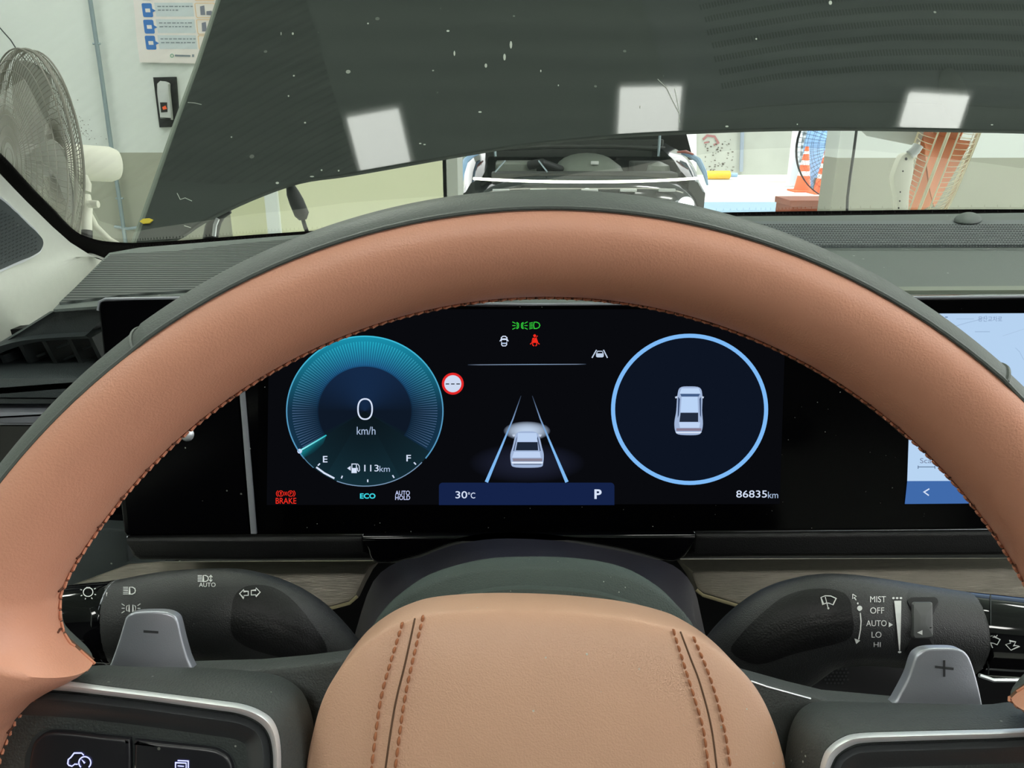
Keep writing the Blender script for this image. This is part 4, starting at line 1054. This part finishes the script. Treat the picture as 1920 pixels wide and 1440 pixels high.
# right stalk: wipers
rs_ = stalk('wiper_stalk', [(1900, 1190, 75, .31, 1)], 'black wiper stalk right of the column printed MIST OFF AUTO LO HI')
rb = stalk_body('stalk_body', interp([(1811, 1188, 77, .310, .9), (1740, 1178, 78, .309, .9), (1660, 1167, 80, .308, .9), (1590, 1162, 84, .308, .9), (1530, 1168, 88, .309, .85), (1470, 1195, 94, .313, .8), (1410, 1245, 92, .318, .75), (1345, 1330, 88, .325, .7)]), STALKPL, rs_)
rk = stalk_body('end_knob', interp([(1816, 1188.5, 77, .310, .9), (1824, 1189, 77, .310, .92), (1900, 1195, 75, .310, .95), (2000, 1203, 72, .311, .95), (2060, 1208, 60, .311, .9)], 4), GLOSS, rs_)
obj('silver_line', tube(bmesh.new(), [CAM+ray(x, y)*.2975 for x, y in [(1836, 1266), (1862, 1275), (1920, 1275), (2040, 1275)]], 0.0008, 6), SATIN, rs_)
RB = surf(rb); RK = surf(rk)
Marks().stroke([(1857, 1116+k*4) for k in range(15)], 2.6).stroke([(1853, 1240+k*3) for k in range(9)], 2.2).make('knob_split', RK, 0.0003, DARKHOLE, rs_)
rc = [tuple(p)[:2] for p in sm([(1597, 1150), (1594, 1128), (1580, 1112), (1550, 1105), (1510, 1107), (1470, 1120), (1430, 1150), (1390, 1190), (1372, 1222), (1420, 1245), (1490, 1225), (1560, 1208), (1592, 1196), (1600, 1175)], 4)]
mapped('thumb_recess', rc, RB, 0.0004, BLACKPL, rs_, base=-0.001)
def wiper(mk, x, y, s):
    mk.stroke([(x-14*s, y-7*s), (x-6*s, y-10*s), (x+4*s, y-9.5*s), (x+14*s, y-5*s), (x+8*s, y+6*s), (x+1*s, y+3*s), (x-4*s, y+2.5*s), (x-10*s, y+5*s)], 1.7*s, closed=True)
    mk.stroke([(x-6*s, y-8*s), (x-1*s, y+12*s)], 1.6*s)
mk = Marks(); wiper(mk, 1553, 1129, 1.0); mk.ell(1552.5, 1141.5, 2, 2, n=10); pm(mk, 'wiper_symbol', RB, rs_, 0.0009)
mk = Marks()
for t_, x0, y0, x1, y1 in (('MIST', 1630.5, 1119, 1660, 1130), ('OFF', 1630.5, 1139.5, 1656.5, 1150.5), ('AUTO', 1623, 1163, 1661, 1173.5), ('LO', 1633, 1184, 1651.5, 1194.5), ('HI', 1637, 1203, 1650, 1211.5)): mk.text(t_, x0, y0, x1, y1)
mk.poly([(1665, 1166.5), (1673, 1171), (1665, 1175.5)]); pm(mk, 'speed_words', RB, rs_, label='white MIST OFF AUTO LO HI printing')
mk = Marks(); mk.stroke([(1598, 1115), (1598, 1124), (1601, 1121.5), (1604.5, 1126)], 1.3).stroke([(1598, 1115), (1605, 1119.5), (1601, 1121.5)], 1.3).ell(1607.5, 1132, 1.6, 2, n=8).ell(1611, 1141, 4.8, 4.8, n=16)
mk.stroke([(1612, 1149), (1613.5, 1165), (1612.5, 1180), (1609, 1198)], 2.2).poly([(1601, 1196), (1612, 1200), (1604.5, 1206)]); pm(mk, 'mode_arrow', RB, rs_)
mk = Marks(); mk.stroke([(1682+3.6*k/20, 1127.5+90.5*k/20) for k in range(21)], [13.5-11.6*k/20 for k in range(21)])
for k in range(3): mk.ell(1674+k*7, 1122.5, 2.6, 2, n=8)
mk.ell(1685.5, 1221, 3.4, 2, n=8); pm(mk, 'sensitivity_wedge', RB, rs_)
wh = [tuple(p) for p in rrect(1699, 1121, 1756, 1228, 9)]
wh = [(x+(1228-y)*0.04-2, y) for x, y in wh]
mapped('wheel_slot', wh, RB, 0.0005, VOIDPL, rs_)
th_ = mapped('thumb_wheel', [(x, y) for x, y in rrect(1707, 1130, 1746, 1196, 5)], RB, 0.0016, mat('thumb_wheel_grey', C(74, 76, 76), 0.45), rs_, bev=0.10)
TH = surf(th_)
Marks().poly([(1707, 1176), (1746, 1176), (1745, 1178), (1707, 1178)]).make('wheel_notch', TH, 0.0004, BLACKPL, th_)
Marks().poly([(1728, 1181), (1728, 1190), (1718, 1185.5)]).make('wheel_pointer', TH, 0.0005, PRINT, th_)
mk = Marks(); wiper(mk, 1861, 1203, 0.9); mk.stroke([(1853, 1192), (1856, 1194), (1860, 1192)], 1.3).stroke([(1862, 1192), (1865, 1194), (1869, 1191)], 1.3)
mk.stroke([(1884, 1208), (1894, 1205), (1891, 1201), (1903, 1203), (1899, 1210), (1910, 1211), (1894, 1218)], 1.6, closed=True); pm(mk, 'washer_symbol', RK, rs_)

# ================================================================== THINGS IN THE WORKSHOP
def fan(name, label, loc, ndir, rad, wirem, blm, housem, nb, a_off=0.0, depth=0.16, rings_n=9, radial=90, group=None, updir=None, motor=0.10, blade_w=0.9, pw=2.5, pitch=0.22):
    """industrial fan: cage, blades, motor behind (along ndir)"""
    t = empty(name, loc, label, 'fan', group)
    n = Vector(ndir).normalized(); u = (updir or Vector((0, 0, 1))); u = (u-n*u.dot(n)).normalized(); v = n.cross(u); c = Vector(loc)
    def P(r, a, h): return c + (u*math.cos(a)+v*math.sin(a))*r + n*h
    bm = bmesh.new()
    for r, h in [(rad, 0), (rad, depth*0.16), (rad, -depth*0.16)]:
        tube(bm, [P(r, 2*math.pi*k/56, h) for k in range(56)], 0.006 if h == 0 else 0.003, 6, closed=True)
    obj('cage_ring', bm, wirem, t)
    for sgn, nm in ((-1, 'front_guard'), (1, 'rear_guard')):
        bm = bmesh.new()
        for i in range(rings_n):
            f = (i+1)/(rings_n+1)
            tube(bm, [P(rad*f, 2*math.pi*k/48, sgn*depth*0.5*math.sqrt(1-(f*0.95)**pw)) for k in range(48)], 0.0016, 4, closed=True)
        for j in range(radial):
            a = 2*math.pi*j/radial
            tube(bm, [P(rad*f, a, sgn*depth*0.5*math.sqrt(max(0, 1-(f*0.985)**pw))) for f in (0.15, 0.4, 0.65, 0.85, 0.92, 0.96, 0.985, 1.0)], 0.0013, 4)
        obj(nm, bm, wirem, t)
    bm = bmesh.new(); lathe(bm, [(0.0, -0.05), (0.05, -0.045), (0.055, 0.0), (0.055, 0.05), (0.0, 0.055)], c, n, 20); obj('hub', bm, blm, t)
    for b in range(nb):
        a0 = 2*math.pi*b/nb + a_off; bm = bmesh.new(); rs = []
        for i in range(9):
            f = i/8; r = 0.05+(rad*0.90-0.05)*f; wd = (0.25+blade_w*math.sin(math.pi*(0.15+0.6*f)))*math.pi/nb
            row = []
            for s in range(7):
                g = s/6-0.5; row.append(P(r, a0+g*wd+0.25*f, depth*pitch*g*2*(1-0.45*f)))
            rs.append(row + [p+n*0.003 for p in row[::-1]])
        rings(bm, rs, cap0=True, cap1=True); obj('blade', bm, blm, t)
    bm = bmesh.new(); lathe(bm, [(0.0, depth*.4), (motor*.8, depth*.42), (motor, depth*.42+.03), (motor, depth*.42+.20), (motor*.85, depth*.42+.225), (0, depth*.42+.23)], c, n, 28); obj('motor', bm, housem, t)
    return t, P
# left wall fan, seen obliquely
lc_ = CAM+ray(62, 300)*2.75
lf, LP = fan('wall_fan', 'large grey wire caged fan by the left edge of the windshield view', lc_, (0.66, 0.74, -0.10), 0.365, FANWIRE, BLADEGREY, FANPL, 4, depth=0.15, radial=110, updir=Vector((-0.05, 0, 1)), motor=0.065)
bm = bmesh.new()
def tp(px, py, k): return CAM+ray(px, py)*k
tube(bm, [tp(158, 330, 2.85), tp(163, 345, 2.85), tp(160, 358, 2.85)], [0.012, 0.016, 0.02], 10); obj('neck_joint', bm, FANPL, lf)
bm = bmesh.new(); tube(bm, [tp(160, 366, 2.85), tp(163, 385, 2.85), tp(163, 408, 2.85), tp(163, 436, 2.85)], [0.018, 0.020, 0.018, 0.018], 12); obj('stand_tube', bm, FANPL, lf)
bm = bmesh.new(); tube(bm, [tp(163, 432, 2.84), tp(163, 470, 2.84), tp(170, 600, 2.9)], [0.019, 0.019, 0.019], 12); obj('stand_base_tube', bm, RUBBER, lf)
bm = bmesh.new(); lathe(bm, [(0, -.02), (.013, -.018), (.015, 0), (.013, .018), (0, .02)], tp(175, 383, 2.82), (1, 0, 0), 12); obj('tilt_knob', bm, FANPL, lf)
bm = bmesh.new(); tube(bm, [tp(170, 400, 2.9), tp(180, 425, 2.9), tp(205, 450, 2.9), tp(260, 480, 2.9)], [0.006, 0.012, 0.012, 0.01], 10); obj('stand_leg', bm, FANPL, lf)
# right wall fan, seen edge-on, orange blades
rc_ = CAM+ray(1783, 238)*3.0
_v = (rc_-CAM).normalized(); _u = Vector((0.22, 0, 1)).normalized(); _n = _v.cross(_u).normalized()

rf, RP = fan('wall_fan', 'cream wire caged fan with orange blades seen edge-on before the right wall', rc_, -_n, 0.40, FANWIRE2, BLADEOR, FANGREY, 5, depth=0.20, rings_n=6, radial=120, updir=_u, motor=0.092, blade_w=1.0, pw=9, pitch=0.42)
YR = YP(2.55)
br = [tuple(p)[:2] for p in sm([(1683, 395), (1682, 372), (1678, 352), (1676, 333), (1680, 318), (1687, 300), (1694, 290), (1704, 287), (1712, 291), (1714, 305), (1712, 330), (1706, 360), (1704, 395), (1702, 420), (1684, 420)], 4)]
bk = obj('mounting_bracket', prism(br, YR, 0.03, 0.004), FANPL, rf)
for x, y, r_ in ((1699, 298, 2.6), (1693, 321, 1.6), (1688, 360, 1.5), (1687, 377, 1.6), (1685, 390, 1.7)): Marks().ell(x, y, r_, r_*1.1, n=10).make('bolt_hole', YR, 0.0015, RUBBER, bk)
bm = bmesh.new(); tube(bm, [YR(1722, 272), YR(1716, 282), YR(1706, 290)], 0.016, 10); obj('pivot_arm', bm, FANGREY, rf)
# pipe on the left wall
YWL = YP(4.96)
t = empty('wall_pipe', YWL(232, 450), 'thin galvanised pipe running down the left wall', 'pipe')
obj('tube', tube(bmesh.new(), [YWL(150, -160), YWL(169, 0), YWL(190, 140), YWL(210, 285), YWL(225, 380), YWL(235, 452), YWL(250, 560)], 0.0125, 10), PIPE, t)
for x, y in ((181, 82), (224, 372)): obj('pipe_clip', tube(bmesh.new(), [YWL(x-7, y), YWL(x+7, y)], 0.006, 8), PIPE, t)
t = empty('floor_hose', YWL(290, 428), 'short grey pipe fittings low on the wall beside the pipe', 'pipe')
obj('tube', tube(bmesh.new(), [YWL(215, 425), YWL(240, 429), YWL(262, 426), YWL(300, 430)], 0.010, 8), PIPE, t)
# switch box
YS = YP(4.99)
t = empty('door_lock_plate', YS(310, 238), 'black rectangular wall plate with a silver handle and tiny red mark', 'lock')
obj('plate', prism([(287, 145), (329, 144), (336, 238), (299, 239)], YS, 0.02, front=0.01), RUBBER, t)
obj('handle', prism([tuple(p)[:2] for p in sm([(294, 157), (314, 155), (316, 170), (321, 220), (318, 223), (302, 222), (299, 215)], 3)], YS, 0.03, 0.006, front=0.05), FANGREY, t)
obj('display_window', prism([(300, 192), (313, 192), (314, 210), (302, 211)], YS, 0.002, front=0.052), RUBBER, t)
obj('red_mark', prism([(304, 201), (310, 198), (313, 204), (306, 206)], YS, 0.002, front=0.054), ORANGE, t)
# poster
t = empty('wall_poster', YS(320, 118), 'pale paper notice with blue tabs and rows of small print taped on the white wall', 'poster')
obj('sheet', prism([(236, -120), (252, 20), (257, 80), (262, 117), (372, 119), (430, 118), (414, -120)], YS, 0.002, front=0.004), PAPER, t)
for (x, y) in ((262, -26), (265, 6), (268, 37), (271, 67)):
    pts = [(x+q[0]*0.9+q[1]*0.14, y+q[1]) for q in rrect(0, 0, 21, 26, 3)]
    obj('blue_tab', prism(pts, YS, 0.001, front=0.006), POSTERBLUE, t)
    obj('tab_pointer', prism([(x+20, y+10), (x+27, y+14), (x+21, y+17)], YS, 0.001, front=0.006), POSTERBLUE, t)
    obj('tab_text', prism([(x+7, y+10), (x+16, y+10), (x+17, y+17), (x+8, y+17)], YS, 0.0005, front=0.0068), PAPER, t)
    obj('pale_row', prism([(x+24, y-1), (x+100-4, y-1), (x+103-4, y+25), (x+28, y+25)], YS, 0.001, front=0.005), POSTERPALE, t)
    random.seed(x)
    mk = Marks(); xx = x+30
    for r_, y_ in ((0, y+6), (1, y+13)):
        xx = x+30+r_*1
        while xx < x+(92 if r_ == 0 or y > 20 else 66):
            wd = random.uniform(3, 8); mk.stroke([(xx, y_+random.uniform(-.2, .2)), (xx+wd, y_)], 2.0); xx += wd+2.0
    mk.make('print_rows', YS, 0.0062, POSTERINK, t)
    pb = [(x+100+q[0]+q[1]*0.12, y+q[1]) for q in rrect(0, 0, 37, 27, 3)]
    Marks().stroke(pb, 1.3, closed=True).make('picture_frame', YS, 0.0062, POSTEROR, t)
    Marks().poly([(x+110, y+6), (x+118, y+4), (x+120, y+22), (x+111, y+22)]).poly([(x+122, y+15), (x+132, y+14), (x+133, y+23), (x+122, y+22)]).make('picture', YS, 0.0062, POSTERGREY, t)
Marks().stroke([(328, 104), (357, 105)], 3.4).stroke([(362, 102), (362, 107)], 4).make('footer_print', YS, 0.0062, POSTERINK, t)
Marks().arc(322.5, 104.5, 3, 3, 0, 360, 1.0).make('footer_emblem', YS, 0.0062, TEAL, t)
# scuffs on the wall
t = empty('wall_scuff', YS(140, 225), 'grey dirt scuff trailing down the white wall beside the fan', 'stain')
mk = Marks(); random.seed(9)
for k in range(150):
    s_ = random.random(); x = 105+s_*62+random.gauss(0, 3+9*s_); y = 170+s_*92+random.gauss(0, 7)
    mk.ell(x, y, random.uniform(.3, 1.1), random.uniform(.3, 1.1), n=5)
o_ = mk.make('scuff_dots', YS, 0.0105, SMUDGE, t); o_['kind'] = 'stuff'
t = empty('wall_wire', YS(120, 195), 'thin dark wire slanting down the white wall above the grey fan', 'wire')
obj('strand', tube(bmesh.new(), [YS(-20, 30, .02), YS(20, 75, .02), (YS(34, 97, .02)), YS(56, 122, .02), YS(100, 175, .02)], 0.0035, 6), BLACKW, t)
# cable on the right wall
YC = YP(4.86)
t = empty('hanging_cable', YC(1588, 430), 'black cable hanging down the right wall beside the opening', 'cable')
obj('cord', tube(bmesh.new(), [YC(1622, 60), YC(1612, 180), YC(1606, 244), YC(1600, 290), YC(1594, 330), YC(1589, 370), YC(1588, 400), YC(1586, 470)], 0.0085, 8), BLACKW, t)
# third fan, behind the opening edge: only its lower left arc shows
cf = CAM+ray(1600, 272)*6.3
ff, FP = fan('standing_fan', 'dark wire caged fan partly behind the right wall edge', cf, (0.1, 1, 0.05), 0.45, BLACKW, BLADEGREY, FANGREY, 3, depth=0.16, rings_n=8, radial=70, motor=0.1, blade_w=0.1, a_off=math.pi/3)
obj('pole', tube(bmesh.new(), [cf-Vector((0, 0, .42))+Vector((0, .12, 0)), Vector((cf.x, cf.y+.12, 0.03))], 0.02, 10), BLACKW, ff)
obj('floor_base', lathe(bmesh.new(), [(0, 0), (.26, 0), (.27, .02), (.2, .035), (0, .04)], Vector((cf.x, cf.y+.12, 0)), (0, 0, 1), 24), BLACKW, ff)
YB = YP(5.45)
t = empty('brown_box', YB(1515, 410), 'orange-brown box below the dark wire fan', 'box')
b_ = bmesh.new(); c0 = YB(1484, 379); c1 = YB(1556, 440); box(b_, c0.x, c1.x+.1, 5.45, 5.75, 0.0, c0.z, 0.006); obj('body', b_, BRICKRED, t, smooth=False)
b_ = bmesh.new(); box(b_, c0.x-.01, c1.x+.11, 5.44, 5.76, c0.z-.03, c0.z+.012, 0.004); obj('lid', b_, BRICKRED, t, smooth=False)
# cones
def cone(px, py_b, py_t, Y, label):
    b = YP(Y)(px, py_b); h = (YP(Y)(px, py_t)-b).z; g = -b.z; b.z = 0
    h = h + max(0, -g)
    k = h/0.72
    t = empty('traffic_cone', b, label, 'traffic cone', 'orange cones by the far post')
    obj('base', box(bmesh.new(), b.x-.19*k, b.x+.19*k, b.y-.19*k, b.y+.19*k, 0, .03, .01), ORANGE, t)
    pr = lambda f: (0.14*(1-f)+0.028*f)*k
    for i, (a, c, m) in enumerate(((0.03, .36, ORANGE), (.36, .46, WHITE), (.46, .60, ORANGE), (.60, .70, WHITE), (.70, .84, ORANGE), (.84, .90, WHITE), (.90, 1.0, ORANGE))):
        obj('cone_body' if m is ORANGE else 'white_band', lathe(bmesh.new(), [(pr(a), a*h), (pr(c), c*h)], b, (0, 0, 1), 20), m, t)
cone(1506, 338, 275, 13.6, 'orange and white traffic cone against the far post')
cone(1542, 342, 282, 13.2, 'orange and white traffic cone nearest the right wall edge, in front of blue fabric')
# post, curb, bag
P14 = YP(14.6)
t = empty('white_post', P14(1488, 332), 'white square post at the far right of the bright yard', 'post')
a_ = P14(1481, 332); obj('shaft', box(bmesh.new(), a_.x, a_.x+.14, 14.6, 14.75, 0, 4.5, .01), WHITE, t)
obj('foot_plate', box(bmesh.new(), a_.x-.25, a_.x+.18, 14.5, 14.85, 0, .03, .005), WHITE, t)
t = empty('grey_shutter', YP(15)(1505, 300), 'grey ribbed metal shutter behind the cones', 'shutter')
obj('slats', box(bmesh.new(), a_.x+.16, a_.x+2.4, 15.0, 15.06, 0, 4.5), mat('shutter_grey', C(160, 170, 176), 0.5, stripes=(2, 0.12, C(110, 120, 126))), t, smooth=False)
t = empty('blue_bundle', YP(13.8)(1532, 330), 'blue and white wrapped fabric bundle standing between the two cones', 'bundle')
b_ = bmesh.new(); q = YP(14.25)
lathe(b_, [(0.0, 0), (0.20, 0.02), (0.23, 0.3), (0.24, 0.75), (0.20, 1.15), (0.10, 1.28), (0, 1.3)], Vector((q(1527, 330).x, 14.25, 0.0)), (0, 0, 1), 18)
for v in b_.verts: v.co += Vector((random.uniform(-.02, .02), random.uniform(-.02, .02), 0))
obj('wrapped_body', b_, BLUEBAG, t)
b_ = bmesh.new(); lathe(b_, [(0, 0), (.07, .02), (.11, .1), (.08, .2), (0, .24)], Vector((q(1529, 330).x, 14.25, 1.29)), (0, 0, 1), 12); obj('tied_top', b_, WHITE, t)
t = empty('dark_crate', q(1526, 340), 'small dark crate at the foot of the blue bundle', 'crate')
b_ = bmesh.new(); x_ = q(1526, 340).x; box(b_, x_-.10, x_+.12, 13.85, 14.0, 0.0, 0.2, .01); obj('body', b_, SMUDGE, t)
# wheel stop: yellow roller with pale blue end
q = YP(16.2); a_ = q(1323, 330); c_ = q(1369, 330); e_ = q(1382, 329)
t = empty('yellow_roller', Vector((a_.x, 16.2, 0)), 'yellow roll with a pale blue end lying on the far floor', 'roller')
obj('roll', tube(bmesh.new(), [(a_.x, 16.2, .09), (a_.x+.02, 16.2, .09), (c_.x-.02, 16.2, .09), (c_.x, 16.2, .09)], [.06, .085, .085, .06], 14), YELLOW, t)
obj('end_rod', tube(bmesh.new(), [(c_.x, 16.2, .09), (e_.x, 16.2, .09)], .045, 10), BLUEREF, t)
# far wall marks: stain patch, blue column
q = YP(17.49)
t = empty('wall_stain', q(1350, 320), 'reddish and black scribbled stain on the far grey wall', 'stain')
mk = Marks(); random.seed(5)
for k in range(70):
    x = random.uniform(1322, 1375); y = random.uniform(262, 322); mk.ell(x, y, random.uniform(.5, 2.4), random.uniform(.4, 1.6), n=6)
mk.make('dark_blots', q, 0.002, SMUDGE, t)
Marks().stroke([(1318, 262), (1326, 254), (1340, 256), (1347, 268), (1338, 272)], 4).stroke([(1320, 268), (1330, 266)], 3).make('red_patch', q, 0.0015, GRAFF, t)
t = empty('blue_column', q(1392, 320), 'narrow blue painted strip on the far grey wall', 'column')
obj('strip', prism([(1391, 200), (1397, 200), (1393, 322), (1387, 322)], q, 0.05, front=0.04), mat('faded_blue_paint', C(140, 152, 166), 0.7), t)
struct('wall_panel_far', prism([(1283, 190), (1306, 190), (1306, 322), (1283, 322)], q, 0.05, front=0.03), WALLUP)
# green cloth and white cabinet by the left of the opening
q = YP(7.6)
t = empty('green_cloth', q(855, 328), 'green cloth strip hanging by the left edge of the opening', 'cloth')
obj('cloth', prism([(852, 200), (863, 200), (862, 325), (852, 327)], q, 0.02, 0.004), TEAL, t)
obj('cloth_tail', prism([(872, 200), (879, 200), (879, 303), (873, 300)], q, 0.02, 0.004), TEAL, t)
t = empty('white_cabinet', q(857, 420), 'white cabinet edge standing left of the black car', 'cabinet')
a_ = q(849, 340); c_ = q(880, 430)
obj('body', box(bmesh.new(), a_.x-.1, c_.x, 7.7, 8.1, 0, 2.2, .01), WHITE, t)

# ------------------------------------------------------------------ black car with its hood up
YN = 5.75
ac = empty('parked_car', (0.63, YN+2, 0), 'black car facing us with raised hood, open engine bay and white light bar', 'car')
X0, X1 = -0.27, 1.55; XM = (X0+X1)/2; HWd = (X1-X0)/2
def csec(y, zt, hw, zb=0.25, belly=0.06):
    pts = []
    for k in range(25):
        a = math.pi*k/24; cx = math.cos(a); sx = math.sin(a)
        x = XM + hw*math.copysign(abs(cx)**0.45, cx); z = zb + (zt-zb)*abs(sx)**0.5
        pts.append(Vector((x, y, z)))
    return pts
# nose / bumper
bm = bmesh.new()
rs = [csec(YN-.02, .60, .66), csec(YN+.0, .74, .78), csec(YN+.05, .80, .86), csec(YN+.15, .84, .895), csec(YN+.22, .80, .90)]
rings(bm, rs, close=True, cap0=True, cap1=True); obj('front_bumper', bm, CARPAINT, ac, ang=50)
# fenders
for s in (-1, 1):
    bm = bmesh.new(); rs = []
    for y, zt, wi in ((YN+.12, .80, .12), (YN+.25, .86, .16), (YN+.45, .925, .19), (YN+.8, .985, .21), (YN+1.3, 1.02, .22), (YN+2.2, 1.05, .2)):
        xo = XM + s*(HWd-.02 if y < YN+.3 else HWd); xi = xo - s*wi
        row = [Vector((xo, y, .3)), Vector((xo+s*.01, y, .7)), Vector((xo-s*.01, y, zt-.09)), Vector((xo-s*.05, y, zt-.025)), Vector((xo-s*.10, y, zt)), Vector((xi, y, zt-.005)), Vector((xi, y, zt-.15)), Vector((xi, y, .3))]
        rs.append(row)
    rings(bm, rs, cap0=True, cap1=True); obj('fender', bm, CARPAINT, ac, ang=35)
    bm = bmesh.new(); xo = XM+s*(HWd-.1)
    tube(bm, [(xo-s*.02, YN+.5, .965), (xo+s*.03, YN+.42, .955), (xo+s*.075, YN+.33, .92), (xo+s*.095, YN+.2, .84), (xo+s*.10, YN+.12, .76)], [.008, .02, .022, .018, .008], 8); obj('fender_glint_strip', bm, BLUEREF, ac, label='pale blue glint along the fender, modelled as a strip')  # glint on the black fender modelled as a pale blue strip
    bm = bmesh.new(); tube(bm, [(xo-s*.05, YN+.52, .975), (xo+s*.0, YN+.45, .98), (xo+s*.04, YN+.37, .965)], [.006, .013, .006], 8); obj('red_strip', bm, REDLAMP, ac)
# light bar
obj('light_bar', tube(bmesh.new(), [(XM+HWd*.9*f, YN-.045+.09*abs(f)**3, .795-.0*f+.018*abs(f)**2) for f in [k/12-1 for k in range(25)]], .0095, 8), LEDBAR, ac)
obj('head_lamp', lathe(bmesh.new(), [(0, -.02), (.05, -.015), (.06, 0), (.05, .01), (0, .02)], (XM+.72, YN-.05, .63), (0, 1, 0), 20), HEADL, ac)
obj('head_lamp', lathe(bmesh.new(), [(0, -.02), (.05, -.015), (.06, 0), (.05, .01), (0, .02)], (XM-.72, YN-.05, .63), (0, 1, 0), 20), HEADL, ac)
for f in (-.62, -.35, .02, .30, .58): obj('bumper_insert', box(bmesh.new(), XM+f-.06, XM+f+.06, YN-.045, YN-.02, .725, .745, .006), FANGREY, ac)
obj('front_badge', lathe(bmesh.new(), [(0, -.01), (.055, -.008), (.06, 0), (0, .004)], (XM, YN-.03, .69), (0, 1, 0), 20), SATIN, ac)
# engine bay
obj('bay_floor', box(bmesh.new(), X0+.18, X1-.18, YN+.15, YN+1.35, .55, .72), CARGREY, ac)
obj('radiator_cover', box(bmesh.new(), X0+.22, X1-.22, YN+.12, YN+.34, .76, .845, .02), CARGREY, ac)
bm = bmesh.new(); rs = []
for y, zt, hw in ((YN+.42, .80, .20), (YN+.46, .88, .25), (YN+.6, .93, .27), (YN+.95, .95, .27), (YN+1.0, .80, .25)):
    rs.append([Vector((XM+.10+hw*math.cos(math.pi*k/12)*1.0, y, .7+(zt-.7)*math.sin(math.pi*k/12)**.5)) for k in range(13)])
rings(bm, rs, cap0=True, cap1=True); obj('engine_cover', bm, ENGCOVER, ac, ang=50)
obj('engine_emblem', box(bmesh.new(), XM+.08, XM+.14, YN+.45, YN+.47, .885, .91, .004), WHITE, ac)
obj('battery', box(bmesh.new(), XM+.42, XM+.66, YN+.5, YN+.75, .7, .90, .02), CARGREY, ac)
obj('fluid_tank', lathe(bmesh.new(), [(0, 0), (.09, 0), (.10, .1), (.08, .18), (.03, .2), (0, .21)], (XM+.60, YN+.42, .70), (0, 0, 1), 18), ENGCOVER, ac)
obj('air_box', box(bmesh.new(), XM-.66, XM-.34, YN+.45, YN+.8, .7, .90, .03), ENGCOVER, ac)
obj('intake_hose', tube(bmesh.new(), [(XM-.4, YN+.45, .88), (XM-.3, YN+.40, .90), (XM-.2, YN+.48, .86), (XM-.15, YN+.55, .84)], .035, 12), RUBBER, ac)
obj('strut_brace', tube(bmesh.new(), [(XM-.75, YN+.95, .98), (XM-.2, YN+1.0, 1.0), (XM+.3, YN+1.0, 1.0), (XM+.75, YN+.95, .98)], .02, 8), CARGREY, ac)
for x_, c2 in ((-.66, .02), (-.28, -.06)): obj('bay_rod', tube(bmesh.new(), [(XM+x_, YN+.11, .855), (XM+x_+c2*1.6+.04, YN+.25, .925)], .006, 6), PIPE, ac)
obj('cowl', box(bmesh.new(), X0+.12, X1-.12, YN+1.2, YN+1.4, .9, 1.05, .02), CARGREY, ac)
# raised hood of that car
HB = Vector((XM, YN+1.25, 1.05)); hv = Vector((0, -math.cos(R(62)), math.sin(R(62))))
bm = bmesh.new(); rs = []
for f in [k/8 for k in range(9)]:
    hw = .76-.10*f**2; p = HB+hv*1.05*f
    rs.append([p+Vector((hw*g, 0.03*(1-g*g), 0.05*(1-g*g)*0)) for g in [k/8-1 for k in range(17)]] + [p+Vector((hw*g, 0.05, 0.02)) for g in [1-k/8 for k in range(17)]])
rings(bm, rs, cap0=True, cap1=True); hdp = obj('raised_hood', bm, CARGREY, ac, ang=50)
for g in (-1, 1): obj('hood_gas_strut', tube(bmesh.new(), [(XM+g*.66, YN+.75, .93), (XM+g*.70, YN+.95, 1.5)], .011, 8), PIPE, ac)
obj('hood_inner_rib', tube(bmesh.new(), [HB+hv*.12+Vector((x, -.02, 0)) for x in (-.6, -.3, 0, .3, .6)], .022, 8), RUBBER, ac)
obj('windscreen', prism([(925, 150), (1260, 150), (1300, 300), (890, 300)], YP(YN+1.9), 0.02), GLOSS, ac)
obj('cabin', box(bmesh.new(), X0+.05, X1-.05, YN+2.0, YN+4.3, .3, 1.35, .15), CARPAINT, ac)
for s in (-1, 1): obj('wheel', lathe(bmesh.new(), [(0, -.11), (.30, -.11), (.34, -.07), (.34, .07), (.30, .11), (0, .11)], (XM+s*(HWd-.14), YN+.85, .34), (1, 0, 0), 28), RUBBER, ac)

# unseen driver seat added behind the camera to darken reflections in gloss trim
se = empty('unseen_driver_seat', (0.0, -0.45, 0.35), 'unseen black driver seat added behind the viewpoint to darken gloss reflections', 'seat')
SEATM = mat('black_seat_leather', C(20, 20, 22), 0.6, bump=0.3, bscale=700)
for nm, q in (('cushion', (-.27, .27, -.45, .12, .42, .62)), ('backrest', (-.27, .27, -.62, -.42, .55, 1.18)), ('headrest', (-.14, .14, -.60, -.47, 1.22, 1.40))):
    obj(nm, box(bmesh.new(), *q, .05), SEATM, se)
for x_ in (-.06, .06): obj('headrest_post', tube(bmesh.new(), [(x_, -.53, 1.15), (x_, -.53, 1.25)], .007, 8), SATIN, se)

# unseen cabin parts added to keep light from below off the lower dashboard
cb = empty('cabin_occluder', (0.39, -0.2, 0.25), 'unseen black floor and door panels added to block light from below', 'cabin occluder')
CARPET = mat('black_carpet', C(18, 18, 20), 0.95)
obj('occluder_floor', box(bmesh.new(), -.60, 1.35, -1.4, 0.36, .22, .26), CARPET, cb)
obj('occluder_door', box(bmesh.new(), -.68, -.60, -1.4, 0.28, .24, .78, .02), CARPET, cb)
obj('occluder_door', box(bmesh.new(), 1.38, 1.46, -1.4, 0.28, .24, .78, .02), CARPET, cb)
